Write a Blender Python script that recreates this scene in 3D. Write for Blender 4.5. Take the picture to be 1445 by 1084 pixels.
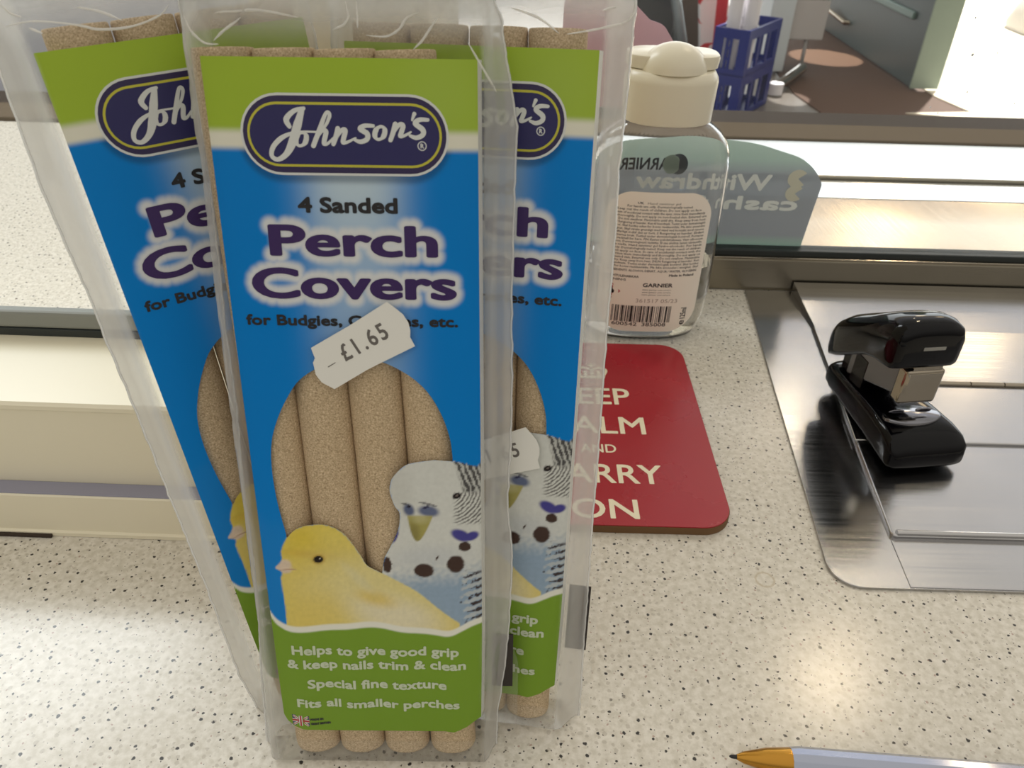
import bpy, bmesh, math, random
import numpy as np
from mathutils import Vector, Matrix, noise
from mathutils.kdtree import KDTree
for o in list(bpy.data.objects): bpy.data.objects.remove(o)
SC = bpy.context.scene
COL = SC.collection
PI = math.pi
random.seed(7)
RNG = np.random.default_rng(5)

# ------------------------------------------------------------------ camera
H = 0.21
pitch, roll = math.radians(35.0), math.radians(1.55)
fw = Vector((0, math.cos(pitch), -math.sin(pitch)))
u0 = Vector((0, math.sin(pitch), math.cos(pitch)))
r0 = Vector((1, 0, 0))
rt = math.cos(roll) * r0 + math.sin(roll) * u0
up = -math.sin(roll) * r0 + math.cos(roll) * u0
cd = bpy.data.cameras.new('camera')
cd.sensor_width = 36.0
cd.lens = 1100.0 * 36.0 / 1445.0
cd.clip_start = 0.01
cam = bpy.data.objects.new('camera', cd)
COL.objects.link(cam)
cam.matrix_world = Matrix(((rt.x, up.x, -fw.x, 0), (rt.y, up.y, -fw.y, 0), (rt.z, up.z, -fw.z, H), (0, 0, 0, 1)))
cd.dof.use_dof = True
cd.dof.focus_distance = 0.23
cd.dof.aperture_fstop = 36.0
SC.camera = cam

# ------------------------------------------------------------------ world and exposure
SC.view_settings.view_transform = 'Standard'
SC.view_settings.look = 'None'
SC.view_settings.gamma = 1.0
SC.view_settings.exposure = 0.0
SC.cycles.transparent_max_bounces = 48
SC.cycles.max_bounces = 14
SC.cycles.transmission_bounces = 14
W = bpy.data.worlds.new('room_light')
SC.world = W
W.use_nodes = True
nt = W.node_tree
for n in list(nt.nodes): nt.nodes.remove(n)
def N(t, kind, **kw):
    n = t.nodes.new(kind)
    for k, v in kw.items(): setattr(n, k, v)
    return n
def math_node(t, op, a, b=None, c=None, clamp=False):
    n = N(t, 'ShaderNodeMath', operation=op, use_clamp=clamp)
    for i, v in enumerate((a, b, c)):
        if v is None: continue
        if isinstance(v, (int, float)): n.inputs[i].default_value = v
        else: t.links.new(v, n.inputs[i])
    return n.outputs[0]
tc = N(nt, 'ShaderNodeTexCoord')
sp = N(nt, 'ShaderNodeSeparateXYZ')
nt.links.new(tc.outputs['Generated'], sp.inputs[0])
ramp = N(nt, 'ShaderNodeValToRGB')              # dim below, soft ceiling above
zz = math_node(nt, 'MULTIPLY_ADD', sp.outputs['Z'], 0.5, 0.5)
nt.links.new(zz, ramp.inputs[0])
cr = ramp.color_ramp
cr.elements[0].position = 0.30; cr.elements[0].color = (0.16, 0.145, 0.125, 1)
cr.elements[1].position = 1.0;  cr.elements[1].color = (0.84, 0.79, 0.71, 1)
e = cr.elements.new(0.50); e.color = (0.24, 0.22, 0.19, 1)
e = cr.elements.new(0.72); e.color = (0.74, 0.70, 0.63, 1)
# shop front windows: bright daylight band ahead, low above the horizon
wy = N(nt, 'ShaderNodeMapRange', interpolation_type='SMOOTHSTEP'); nt.links.new(sp.outputs['Y'], wy.inputs[0])
wy.inputs[1].default_value = 0.30; wy.inputs[2].default_value = 0.60
wz = N(nt, 'ShaderNodeValToRGB'); nt.links.new(sp.outputs['Z'], wz.inputs[0])
els = wz.color_ramp.elements                   # bright shop windows, then warm fascia, then the cooler upper wall
els[0].position = 0.0; els[0].color = (0, 0, 0, 1); els[1].position = 0.74; els[1].color = (0, 0, 0, 1)
for p_, v_ in ((0.06, (.92, .96, 1.0)), (0.305, (.92, .96, 1.0)), (0.34, (.17, .12, .075)), (0.41, (.13, .09, .058)), (0.46, (.15, .16, .205)), (0.56, (.10, .105, .14))):
    q_ = els.new(p_); q_.color = (*v_, 1)
bg1 = N(nt, 'ShaderNodeBackground'); nt.links.new(ramp.outputs[0], bg1.inputs[0]); bg1.inputs[1].default_value = 1.0
bg2 = N(nt, 'ShaderNodeBackground'); nt.links.new(wz.outputs[0], bg2.inputs[0])
nt.links.new(math_node(nt, 'MULTIPLY', wy.outputs[0], 2.4), bg2.inputs[1])
ad = N(nt, 'ShaderNodeAddShader'); nt.links.new(bg1.outputs[0], ad.inputs[0]); nt.links.new(bg2.outputs[0], ad.inputs[1])
wo = N(nt, 'ShaderNodeOutputWorld'); nt.links.new(ad.outputs[0], wo.inputs[0])

# ------------------------------------------------------------------ lamps
def lamp(name, loc, energy, color, r=0.06):
    l = bpy.data.lights.new(name, 'POINT'); l.energy = energy; l.color = color; l.shadow_soft_size = r
    o = bpy.data.objects.new(name, l); o.location = loc; COL.objects.link(o); return o
def spot(name, loc, target, energy, color, cone, r=0.02, blend=0.05):
    l = bpy.data.lights.new(name, 'SPOT'); l.energy = energy; l.color = color; l.spot_size = cone
    l.spot_blend = blend; l.shadow_soft_size = r
    o = bpy.data.objects.new(name, l); o.location = loc; COL.objects.link(o)
    d = Vector(target) - Vector(loc); o.rotation_euler = d.to_track_quat('-Z', 'Y').to_euler(); return o
WARM = (1.0, 0.80, 0.55)
lamp('ceiling_lamp', (0.86, 1.26, 1.6), 12, WARM, 0.05)
lamp('ceiling_lamp', (1.02, 2.36, 1.6), 2.6, WARM, 0.05)
lamp('ceiling_lamp', (1.75, 2.55, 1.35), 3.5, (1.0, 0.74, 0.45), 0.10)
lamp('ceiling_lamp', (2.1, 4.3, 1.55), 7, (1.0, 0.74, 0.45), 0.16)
def area(name, loc, target, energy, color, size):
    l = bpy.data.lights.new(name, 'AREA'); l.energy = energy; l.color = color; l.size = size
    o = bpy.data.objects.new(name, l); o.location = loc; COL.objects.link(o)
    d = Vector(target) - Vector(loc); o.rotation_euler = d.to_track_quat('-Z', 'Y').to_euler(); return o
area('window_daylight', (-1.15, 1.15, 1.25), (-0.28, 0.36, 0.0), 18, (0.93, 0.97, 1.0), 0.7)
spot('sunbeam', (1.2, 7.6, 3.2), (2.03, 5.55, -.95), 2600, (1.0, 0.9, 0.75), math.radians(5.5), 0.01)
spot('sunbeam', (1.9, 6.2, 1.8), (1.50, 4.50, -.95), 900, (1.0, 0.98, 0.95), math.radians(4), 0.01)
spot('daylight', (5.5, 9.5, 5.5), (3.2, 6.2, -0.95), 9000, (1.0, 0.97, 0.92), math.radians(46), 0.15)

# ------------------------------------------------------------------ helpers
def lin(c):
    return tuple((x / 12.92 if x <= 0.04045 else ((x + 0.055) / 1.055) ** 2.4) for x in (v / 255.0 for v in c))
def link(t, a, b): t.links.new(a, b)
def mat(name, rgb, rough=0.5, metal=0.0, spec=0.5, coat=0.0, bump=None, linear=False):
    m = bpy.data.materials.new(name); m.use_nodes = True
    b = m.node_tree.nodes['Principled BSDF']
    c = rgb if linear else lin(rgb)
    b.inputs['Base Color'].default_value = (*c, 1)
    b.inputs['Roughness'].default_value = rough
    b.inputs['Metallic'].default_value = metal
    b.inputs['Specular IOR Level'].default_value = spec
    b.inputs['Coat Weight'].default_value = coat
    if bump:
        t = m.node_tree
        n = N(t, 'ShaderNodeTexNoise'); n.inputs['Scale'].default_value = bump[0]; n.inputs['Detail'].default_value = 4
        g = N(t, 'ShaderNodeTexCoord'); link(t, g.outputs['Object'], n.inputs['Vector'])
        u = N(t, 'ShaderNodeBump'); u.inputs['Strength'].default_value = bump[1]; u.inputs['Distance'].default_value = bump[2]
        link(t, n.outputs['Fac'], u.inputs['Height']); link(t, u.outputs[0], b.inputs['Normal'])
    return m
def steel(name, rgb, rough, stretch=(3, 400, 400), strength=0.12):
    m = mat(name, rgb, rough, 1.0)
    t = m.node_tree; b = t.nodes['Principled BSDF']
    g = N(t, 'ShaderNodeTexCoord'); mp = N(t, 'ShaderNodeMapping'); mp.inputs['Scale'].default_value = stretch
    link(t, g.outputs['Object'], mp.inputs[0])
    n = N(t, 'ShaderNodeTexNoise'); n.inputs['Scale'].default_value = 3.0; n.inputs['Detail'].default_value = 5
    link(t, mp.outputs[0], n.inputs['Vector'])
    mr = N(t, 'ShaderNodeMapRange'); link(t, n.outputs['Fac'], mr.inputs[0])
    mr.inputs[1].default_value = 0.3; mr.inputs[2].default_value = 0.7
    mr.inputs[3].default_value = rough * 0.8; mr.inputs[4].default_value = rough * 1.25
    link(t, mr.outputs[0], b.inputs['Roughness'])
    u = N(t, 'ShaderNodeBump'); u.inputs['Strength'].default_value = strength; u.inputs['Distance'].default_value = 0.0004
    link(t, n.outputs['Fac'], u.inputs['Height']); link(t, u.outputs[0], b.inputs['Normal'])
    n2 = N(t, 'ShaderNodeTexNoise'); n2.inputs['Scale'].default_value = 22; n2.inputs['Detail'].default_value = 5
    link(t, g.outputs['Object'], n2.inputs['Vector'])
    mx = N(t, 'ShaderNodeMix', data_type='RGBA'); c = lin(rgb)
    mx.inputs[6].default_value = (*[x * 0.86 for x in c], 1); mx.inputs[7].default_value = (*[min(1, x * 1.10) for x in c], 1)
    link(t, n2.outputs['Fac'], mx.inputs[0]); link(t, mx.outputs[2], b.inputs['Base Color'])
    return m
def film(name, haze=None, gloss=0.5, rough=0.1, tint=(0.98, 0.98, 0.97), white=(0.86, 0.86, 0.84)):
    """thin clear sheet: lets light straight through, a little milky, glossy at glancing angles"""
    m = bpy.data.materials.new(name); m.use_nodes = True; t = m.node_tree
    for n in list(t.nodes): t.nodes.remove(n)
    tr = N(t, 'ShaderNodeBsdfTransparent'); tr.inputs[0].default_value = (*tint, 1)
    di = N(t, 'ShaderNodeBsdfDiffuse'); di.inputs[0].default_value = (*white, 1)
    tl = N(t, 'ShaderNodeBsdfTranslucent'); tl.inputs[0].default_value = (*white, 1)
    mk = N(t, 'ShaderNodeMixShader'); mk.inputs[0].default_value = 0.45
    link(t, di.outputs[0], mk.inputs[1]); link(t, tl.outputs[0], mk.inputs[2])
    m1 = N(t, 'ShaderNodeMixShader'); link(t, tr.outputs[0], m1.inputs[1]); link(t, mk.outputs[0], m1.inputs[2])
    if haze is None:
        a = N(t, 'ShaderNodeAttribute', attribute_name='haze'); link(t, a.outputs['Fac'], m1.inputs[0])
    else: m1.inputs[0].default_value = haze
    gl = N(t, 'ShaderNodeBsdfGlossy'); gl.inputs[1].default_value = rough
    lw = N(t, 'ShaderNodeLayerWeight'); lw.inputs[0].default_value = 0.5
    f = math_node(t, 'MULTIPLY_ADD', math_node(t, 'POWER', lw.outputs['Facing'], 3.5), gloss, 0.007)
    if haze is None: f = math_node(t, 'MULTIPLY_ADD', a.outputs['Fac'], 0.13, f)
    m2 = N(t, 'ShaderNodeMixShader'); link(t, f, m2.inputs[0]); link(t, m1.outputs[0], m2.inputs[1]); link(t, gl.outputs[0], m2.inputs[2])
    o = N(t, 'ShaderNodeOutputMaterial'); link(t, m2.outputs[0], o.inputs[0])
    return m
def glass(name, ior, color=(1, 1, 1), rough=0.0):
    m = bpy.data.materials.new(name); m.use_nodes = True; t = m.node_tree
    for n in list(t.nodes): t.nodes.remove(n)
    g = N(t, 'ShaderNodeBsdfGlass'); g.inputs['Color'].default_value = (*color, 1); g.inputs['IOR'].default_value = ior
    g.inputs['Roughness'].default_value = rough
    o = N(t, 'ShaderNodeOutputMaterial'); link(t, g.outputs[0], o.inputs[0]); return m

def mk(name, verts, faces, mats, parent=None, idx=None, smooth=None, loc=None):
    me = bpy.data.meshes.new(name)
    me.from_pydata([tuple(map(float, v)) for v in verts], [], [tuple(map(int, f)) for f in faces])
    if not isinstance(mats, (list, tuple)): mats = [mats]
    for m in mats: me.materials.append(m)
    if idx is not None: me.polygons.foreach_set('material_index', np.asarray(idx, dtype=np.int32))
    if smooth is not None:
        me.polygons.foreach_set('use_smooth', np.ones(len(me.polygons), dtype=bool))
        if smooth: me.set_sharp_from_angle(angle=math.radians(smooth))
    me.update()
    o = bpy.data.objects.new(name, me); COL.objects.link(o)
    if parent is not None: o.parent = parent
    if loc is not None: o.location = loc
    return o
def from_bm(name, bm, mats, parent=None, smooth=40, loc=None):
    bmesh.ops.recalc_face_normals(bm, faces=bm.faces)
    me = bpy.data.meshes.new(name); bm.to_mesh(me); bm.free()
    if not isinstance(mats, (list, tuple)): mats = [mats]
    for m in mats: me.materials.append(m)
    if smooth:
        sm_ = np.ones(len(me.polygons), dtype=bool)
        if smooth == 40:                      # keep broad flat sides truly flat, round only the bevels
            nn = np.zeros(len(me.polygons) * 3); me.polygons.foreach_get('normal', nn)
            sm_ = np.abs(nn.reshape(-1, 3)).max(1) < 0.9995
        me.set_sharp_from_angle(angle=math.radians(smooth))
        me.polygons.foreach_set('use_smooth', sm_)
    o = bpy.data.objects.new(name, me); COL.objects.link(o)
    if parent is not None: o.parent = parent
    if loc is not None: o.location = loc
    return o
def empty(name, loc=(0, 0, 0), rotz=0.0):
    o = bpy.data.objects.new(name, None); o.empty_display_size = 0.02; COL.objects.link(o)
    o.location = loc; o.rotation_euler = (0, 0, rotz); return o
def tag(o, label=None, cat=None, group=None, kind=None):
    if label: o['label'] = label
    if cat: o['category'] = cat
    if group: o['group'] = group
    if kind: o['kind'] = kind
    return o
def add_box(bm, a, b, bev=0.0, seg=2):
    r = bmesh.ops.create_cube(bm, size=1.0)
    vs = r['verts']
    for v in vs: v.co = Vector([a[i] + (v.co[i] + 0.5) * (b[i] - a[i]) for i in range(3)])
    if bev:
        es = list({e for v in vs for e in v.link_edges})
        bmesh.ops.bevel(bm, geom=es, offset=bev, segments=seg, affect='EDGES', profile=0.5)
def box(name, a, b, m, parent=None, bev=0.0, seg=2, loc=None):
    bm = bmesh.new(); add_box(bm, a, b, bev, seg); return from_bm(name, bm, m, parent, 40, loc)
def add_prism(bm, pts, z0, z1, bev=0.0, seg=2, fn=None):
    """plan outline pts extruded from z0 to z1, the upper rim rounded"""
    n = len(pts)
    lo = [bm.verts.new((p[0], p[1], z0)) for p in pts]
    hi = [bm.verts.new((p[0], p[1], z1)) for p in pts]
    bm.faces.new(lo[::-1]); top = bm.faces.new(hi)
    for i in range(n): bm.faces.new((lo[i], lo[(i + 1) % n], hi[(i + 1) % n], hi[i]))
    if bev: bmesh.ops.bevel(bm, geom=list(top.edges), offset=bev, segments=seg, affect='EDGES', profile=0.5)
def prism(name, pts, z0, z1, m, parent=None, bev=0.0, seg=2, smooth=40):
    bm = bmesh.new(); add_prism(bm, pts, z0, z1, bev, seg); return from_bm(name, bm, m, parent, smooth)
def rounded(poly, radii, n=8):
    out = []
    k = len(poly)
    for i in range(k):
        p = Vector(poly[i][:2]); a = (Vector(poly[i - 1][:2]) - p); b = (Vector(poly[(i + 1) % k][:2]) - p)
        r = radii[i] if isinstance(radii, (list, tuple)) else radii
        if r <= 0: out.append(tuple(p)); continue
        a.normalize(); b.normalize()
        ang = math.acos(max(-1, min(1, a.dot(b)))); d = r / math.tan(ang / 2)
        c = p + (a + b).normalized() * (r / math.sin(ang / 2))
        s = p + a * d - c; e2 = p + b * d - c
        a0 = math.atan2(s.y, s.x); a1 = math.atan2(e2.y, e2.x); da = (a1 - a0 + PI) % (2 * PI) - PI
        for j in range(n + 1):
            t = a0 + da * j / n; out.append((c.x + r * math.cos(t), c.y + r * math.sin(t)))
    return out
def add_extrude_x(bm, prof, x0, x1):
    """profile of (y, z) points extruded along x"""
    n = len(prof)
    a = [bm.verts.new((x0, p[0], p[1])) for p in prof]; b = [bm.verts.new((x1, p[0], p[1])) for p in prof]
    bm.faces.new(a); bm.faces.new(b[::-1])
    for i in range(n): bm.faces.new((a[i], a[(i + 1) % n], b[(i + 1) % n], b[i]))
def add_rings(bm, rings, cap0=True, cap1=True):
    rv = [[bm.verts.new(p) for p in r] for r in rings]
    n = len(rings[0])
    for i in range(len(rv) - 1):
        for j in range(n): bm.faces.new((rv[i][j], rv[i][(j + 1) % n], rv[i + 1][(j + 1) % n], rv[i + 1][j]))
    if cap0: bm.faces.new(rv[0][::-1])
    if cap1: bm.faces.new(rv[-1])
    return rv
def add_tube(bm, pts, r, n=8, radii=None):
    pts = [Vector(p) for p in pts]; rings = []
    for i, p in enumerate(pts):
        d = (pts[min(i + 1, len(pts) - 1)] - pts[max(i - 1, 0)]).normalized()
        a = d.cross(Vector((0, 0, 1)) if abs(d.z) < 0.9 else Vector((1, 0, 0))).normalized(); b = d.cross(a)
        rr = radii[i] if radii else r
        rings.append([p + (a * math.cos(2 * PI * k / n) + b * math.sin(2 * PI * k / n)) * rr for k in range(n)])
    add_rings(bm, rings)
def sup(ax, ay, n, k, cx=0, cy=0):
    """superellipse outline"""
    out = []
    for i in range(k):
        t = 2 * PI * i / k; c, s = math.cos(t), math.sin(t)
        out.append((cx + ax * math.copysign(abs(c) ** (2 / n), c), cy + ay * math.copysign(abs(s) ** (2 / n), s)))
    return out

# text outlines as flat meshes -----------------------------------------------------------
def text2d(body, spacing=1.0, res=3):
    cu = bpy.data.curves.new('writing', 'FONT'); cu.body = body; cu.size = 1.0
    cu.space_character = spacing; cu.resolution_u = res
    o = bpy.data.objects.new('writing', cu); COL.objects.link(o)
    dg = bpy.context.evaluated_depsgraph_get()
    me = bpy.data.meshes.new_from_object(o.evaluated_get(dg))
    v = np.array([x.co[:2] for x in me.vertices]).reshape(-1, 2); f = [tuple(p.vertices) for p in me.polygons]
    bpy.data.objects.remove(o); bpy.data.curves.remove(cu); bpy.data.meshes.remove(me)
    return v, f
CAP = text2d('H')[0][:, 1].max()
class Ink:
    """flat printed shapes gathered into one mesh with several inks; coordinates in the sheet's own plane"""
    def __init__(s, dz=2.5e-6): s.v = []; s.f = []; s.i = []; s.m = []; s.n = 0; s.dz = dz; s.k = 0
    def mi(s, m):
        if m not in s.m: s.m.append(m)
        return s.m.index(m)
    def add(s, v, f, m, z):
        v = np.asarray(v, float); k = s.mi(m)
        s.v.append(np.column_stack([v[:, 0], v[:, 1], np.full(len(v), z)]))
        s.f += [tuple(int(q) + s.n for q in p) for p in f]; s.i += [k] * len(f); s.n += len(v)
    def text(s, body, x0, x1, yb, cap, m, z, bold=0.0, spacing=1.0, res=3, angle=0.0, flip=False, n=10, vb=None):
        vb = bold if vb is None else vb
        v, f = text2d(body, spacing, res)
        if len(v) == 0: return v
        v = v.copy(); w = v[:, 0].max() - v[:, 0].min()
        b2 = 2 * bold
        sx = (x1 - x0 - b2) / w if x1 is not None else (cap - b2) / CAP
        v[:, 0] = (v[:, 0] - v[:, 0].min()) * sx + bold; v[:, 1] = v[:, 1] * (cap - b2) / CAP + bold
        if flip: v[:, 0] = (x1 - x0) - v[:, 0]; f = [p[::-1] for p in f]
        if angle:
            c, q = math.cos(angle), math.sin(angle); v = v @ np.array([[c, q], [-q, c]])
        v += (x0, yb)
        s.add(v, f, m, z)
        if bold:
            for k in range(n):
                t = 2 * PI * k / n; s.add(v + (bold * math.cos(t), vb * math.sin(t)), f, m, z + (k + 1) * s.dz)
        return v
    def poly(s, pts, m, z):
        bm = bmesh.new(); vs = [bm.verts.new((p[0], p[1], 0)) for p in pts]; bm.faces.new(vs); bm.normal_update()
        bmesh.ops.triangulate(bm, faces=bm.faces[:]); bm.verts.index_update()
        s.add([v.co[:2] for v in bm.verts], [tuple(v.index for v in f.verts) for f in bm.faces], m, z); bm.free()
    def stroke(s, pts, widths, m, z, sub=5):
        P = [Vector(p) for p in pts]; n = len(P); pp = []; ww = []
        for i in range(n - 1):
            a, b, c, d = P[max(i - 1, 0)], P[i], P[i + 1], P[min(i + 2, n - 1)]
            for j in range(sub):
                t = j / sub
                pp.append(0.5 * ((2 * b) + (c - a) * t + (2 * a - 5 * b + 4 * c - d) * t * t + (3 * b - a - 3 * c + d) * t ** 3))
                ww.append(widths[i] * (1 - t) + widths[i + 1] * t)
        pp.append(P[-1]); ww.append(widths[-1])
        L, R = [], []
        for i in range(len(pp)):
            d = pp[min(i + 1, len(pp) - 1)] - pp[max(i - 1, 0)]
            d = d.normalized() if d.length > 1e-12 else Vector((1, 0))
            q = Vector((-d.y, d.x)); L.append(pp[i] + q * ww[i]); R.append(pp[i] - q * ww[i])
        s.k += 1; z += s.dz * 3 * (s.k % 12)
        k = len(pp); base = s.n; s.add([*L, *R], [(i, k + i, k + i + 1, i + 1) for i in range(k - 1)], m, z)
        arr = s.v[-1]; slope = s.dz * .25 * np.arange(k); arr[:k, 2] += slope; arr[k:, 2] += slope
        for i, e in ((0, -1), (k - 1, 1)):
            d = (pp[1] - pp[0]) if i == 0 else (pp[-1] - pp[-2]); a0 = math.atan2(d.y, d.x) + (PI / 2 if i == 0 else -PI / 2)
            s.add([(pp[i].x + ww[i] * math.cos(a0 + PI * j / 8), pp[i].y + ww[i] * math.sin(a0 + PI * j / 8)) for j in range(9)], [tuple(range(9))], m, z + slope[i])
    def build(s, name, parent, fn=None, loc=None):
        v = np.vstack(s.v)
        if fn is not None: v = fn(v)
        return mk(name, v, s.f, s.m, parent, s.i, None, loc)
def stadium(x0, x1, y0, y1, n=18):
    r = (y1 - y0) / 2; c = (y0 + y1) / 2
    a = [(x1 - r + r * math.cos(t), c + r * math.sin(t)) for t in np.linspace(-PI / 2, PI / 2, n)]
    return a + [(x0 + r + r * math.cos(t), c + r * math.sin(t)) for t in np.linspace(PI / 2, 1.5 * PI, n)]

# ------------------------------------------------------------------ materials
M = {}
M['black'] = mat('black ink', (24, 22, 26), 0.5)
M['purple'] = mat('purple ink', (52, 18, 92), 0.45)
M['navy'] = mat('navy ink', (30, 26, 92), 0.45)
M['rim'] = mat('dark violet ink', (40, 26, 78), 0.45)
M['yellow'] = mat('yellow ink', (205, 200, 60), 0.45)
M['white'] = mat('white ink', (225, 228, 226), 0.45)
M['pale'] = mat('pale green white ink', (205, 215, 190), 0.45)
M['red'] = mat('red ink', (180, 40, 50), 0.45)
M['sticker'] = mat('sticker paper', (232, 231, 224), 0.6)
M['grey_ink'] = mat('grey ink', (105, 100, 96), 0.6)
M['blackstrip'] = mat('black strip', (34, 24, 22), 0.5)
M['film'] = film('clear bag film', None, 0.55, 0.07)
M['seam'] = film('heat sealed film edge', 0.8, 0.9, 0.12, white=(0.93, 0.93, 0.92))
M['glint'] = film('shiny film crease', 0.62, 0.9, 0.10, white=(0.97, 0.96, 0.93))  # milky white stock for the highlight streaks drawn on the bag tops
M['pane'] = film('window glass', 0.012, 0.9, 0.0, tint=(0.975, 0.985, 0.98))
M['steel'] = steel('brushed steel', (182, 181, 181), 0.19, strength=0.03)
M['steel_frame'] = steel('dull steel', (150, 143, 128), 0.33, (3, 300, 300))
M['chrome'] = mat('chrome', (160, 151, 136), 0.13, 1.0)
M['gasket'] = mat('dark rubber', (40, 46, 46), 0.5)
M['grey_gasket'] = mat('grey rubber', (140, 143, 138), 0.5)
M['cream'] = mat('cream painted metal', (236, 229, 205), 0.36)
M['gloss_black'] = mat('glossy black plastic', (4, 4, 7), 0.08, spec=0.22)
M['dark_metal'] = mat('dark metal', (46, 44, 44), 0.3, 0.9)
M['cap'] = mat('cream white plastic', (228, 221, 200), 0.32, bump=(900, 0.05, 0.0003))
M['bottle'] = glass('clear plastic bottle', 1.38)
M['gel'] = glass('clear gel', 1.36, (0.985, 0.99, 0.99))
M['paperlabel'] = mat('pale label', (250, 242, 230), 0.5)
M['cork'] = mat('brown fibreboard', (112, 82, 50), 0.8)
M['blue'] = mat('blue plastic', (12, 36, 124), 0.35)
M['paper'] = mat('white paper', (225, 222, 226), 0.7)
M['redpaper'] = mat('red paper', (190, 30, 42), 0.6)
M['green_door'] = mat('dark green paint', (70, 84, 84), 0.4)
M['door_edge'] = mat('pale green paint', (150, 165, 150), 0.5)
M['floor'] = mat('grey floor', (120, 112, 104), 0.28)
M['brownmat'] = mat('brown door mat', (86, 60, 44), 0.85, bump=(300, 0.4, 0.003))
M['pavement'] = mat('pavement', (225, 215, 195), 0.9)
M['pink'] = mat('pink card', (222, 178, 196), 0.6)
M['brass'] = mat('brass', (190, 140, 60), 0.22, 1.0)

# speckled laminate
def speckled(name, a, b, rough):
    m = mat(name, a, rough, spec=0.5); t = m.node_tree; bs = t.nodes['Principled BSDF']
    g = N(t, 'ShaderNodeTexCoord'); co = g.outputs['Object']
    n = N(t, 'ShaderNodeTexNoise'); n.inputs['Scale'].default_value = 420; n.inputs['Detail'].default_value = 4; n.inputs['Roughness'].default_value = 0.6
    link(t, co, n.inputs['Vector'])
    nb = N(t, 'ShaderNodeTexNoise'); nb.inputs['Scale'].default_value = 18; nb.inputs['Detail'].default_value = 3; link(t, co, nb.inputs['Vector'])
    rp = N(t, 'ShaderNodeMapRange'); link(t, n.outputs['Fac'], rp.inputs[0]); rp.inputs[1].default_value = 0.38; rp.inputs[2].default_value = 0.62
    mx = N(t, 'ShaderNodeMix', data_type='RGBA'); link(t, rp.outputs[0], mx.inputs[0])
    mx.inputs[6].default_value = (*lin(a), 1); mx.inputs[7].default_value = (*lin(b), 1)
    col = mx.outputs[2]
    wv = N(t, 'ShaderNodeTexNoise'); wv.inputs['Scale'].default_value = 900; link(t, co, wv.inputs['Vector'])
    off = N(t, 'ShaderNodeVectorMath', operation='MULTIPLY_ADD'); link(t, wv.outputs['Color'], off.inputs[0])
    off.inputs[1].default_value = (0.0009,) * 3; link(t, co, off.inputs[2])
    for scale, keep, r0_, r1_, c, st in ((262, 0.60, 0.07, 0.155, (34, 30, 30), 0.97), (390, 0.55, 0.045, 0.11, (56, 47, 44), 0.85), (310, 0.82, 0.05, 0.12, (150, 108, 92), 0.6), (420, 0.5, 0.10, 0.30, (176, 168, 154), 0.55)):
        mp = N(t, 'ShaderNodeMapping'); mp.inputs['Location'].default_value = (scale * 0.013, scale * 0.007, 0); link(t, off.outputs[0], mp.inputs[0])
        v = N(t, 'ShaderNodeTexVoronoi', voronoi_dimensions='2D'); v.inputs['Scale'].default_value = scale; link(t, mp.outputs[0], v.inputs['Vector'])
        s = N(t, 'ShaderNodeSeparateColor'); link(t, v.outputs['Color'], s.inputs[0])
        kp = math_node(t, 'GREATER_THAN', s.outputs[0], keep)
        rad = math_node(t, 'MULTIPLY_ADD', s.outputs[1], r1_ - r0_, r0_)
        ins = N(t, 'ShaderNodeMapRange', interpolation_type='SMOOTHSTEP'); link(t, math_node(t, 'DIVIDE', v.outputs['Distance'], rad), ins.inputs[0])
        ins.inputs[1].default_value = 1.15; ins.inputs[2].default_value = 0.75
        k = math_node(t, 'MULTIPLY', math_node(t, 'MULTIPLY', ins.outputs[0], kp), st)
        q = N(t, 'ShaderNodeMix', data_type='RGBA'); link(t, k, q.inputs[0]); link(t, col, q.inputs[6]); q.inputs[7].default_value = (*lin(c), 1); col = q.outputs[2]
    # pale dried ring and a worn smear left on the laminate
    for (cx, cy, r, w, c, st) in ((0.0905, 0.1855, 0.0032, 0.0007, (176, 158, 122), 0.55),):
        vm = N(t, 'ShaderNodeVectorMath', operation='DISTANCE'); link(t, off.outputs[0], vm.inputs[0]); vm.inputs[1].default_value = (cx, cy, 0)
        d = math_node(t, 'ABSOLUTE', math_node(t, 'SUBTRACT', vm.outputs['Value'], r))
        ins = N(t, 'ShaderNodeMapRange', interpolation_type='SMOOTHSTEP'); link(t, d, ins.inputs[0]); ins.inputs[1].default_value = w; ins.inputs[2].default_value = 0
        k = math_node(t, 'MULTIPLY', ins.outputs[0], st)
        q = N(t, 'ShaderNodeMix', data_type='RGBA'); link(t, k, q.inputs[0]); link(t, col, q.inputs[6]); q.inputs[7].default_value = (*lin(c), 1); col = q.outputs[2]
    link(t, col, bs.inputs['Base Color'])
    rr = N(t, 'ShaderNodeMapRange'); link(t, nb.outputs['Fac'], rr.inputs[0]); rr.inputs[3].default_value = rough * 0.85; rr.inputs[4].default_value = rough * 1.2
    link(t, rr.outputs[0], bs.inputs['Roughness'])
    u = N(t, 'ShaderNodeBump'); u.inputs['Strength'].default_value = 0.022; u.inputs['Distance'].default_value = 0.0004
    link(t, n.outputs['Fac'], u.inputs['Height']); link(t, u.outputs[0], bs.inputs['Normal'])
    return m
M['laminate'] = speckled('speckled laminate', (206, 200, 186), (226, 221, 210), 0.20)

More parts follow.
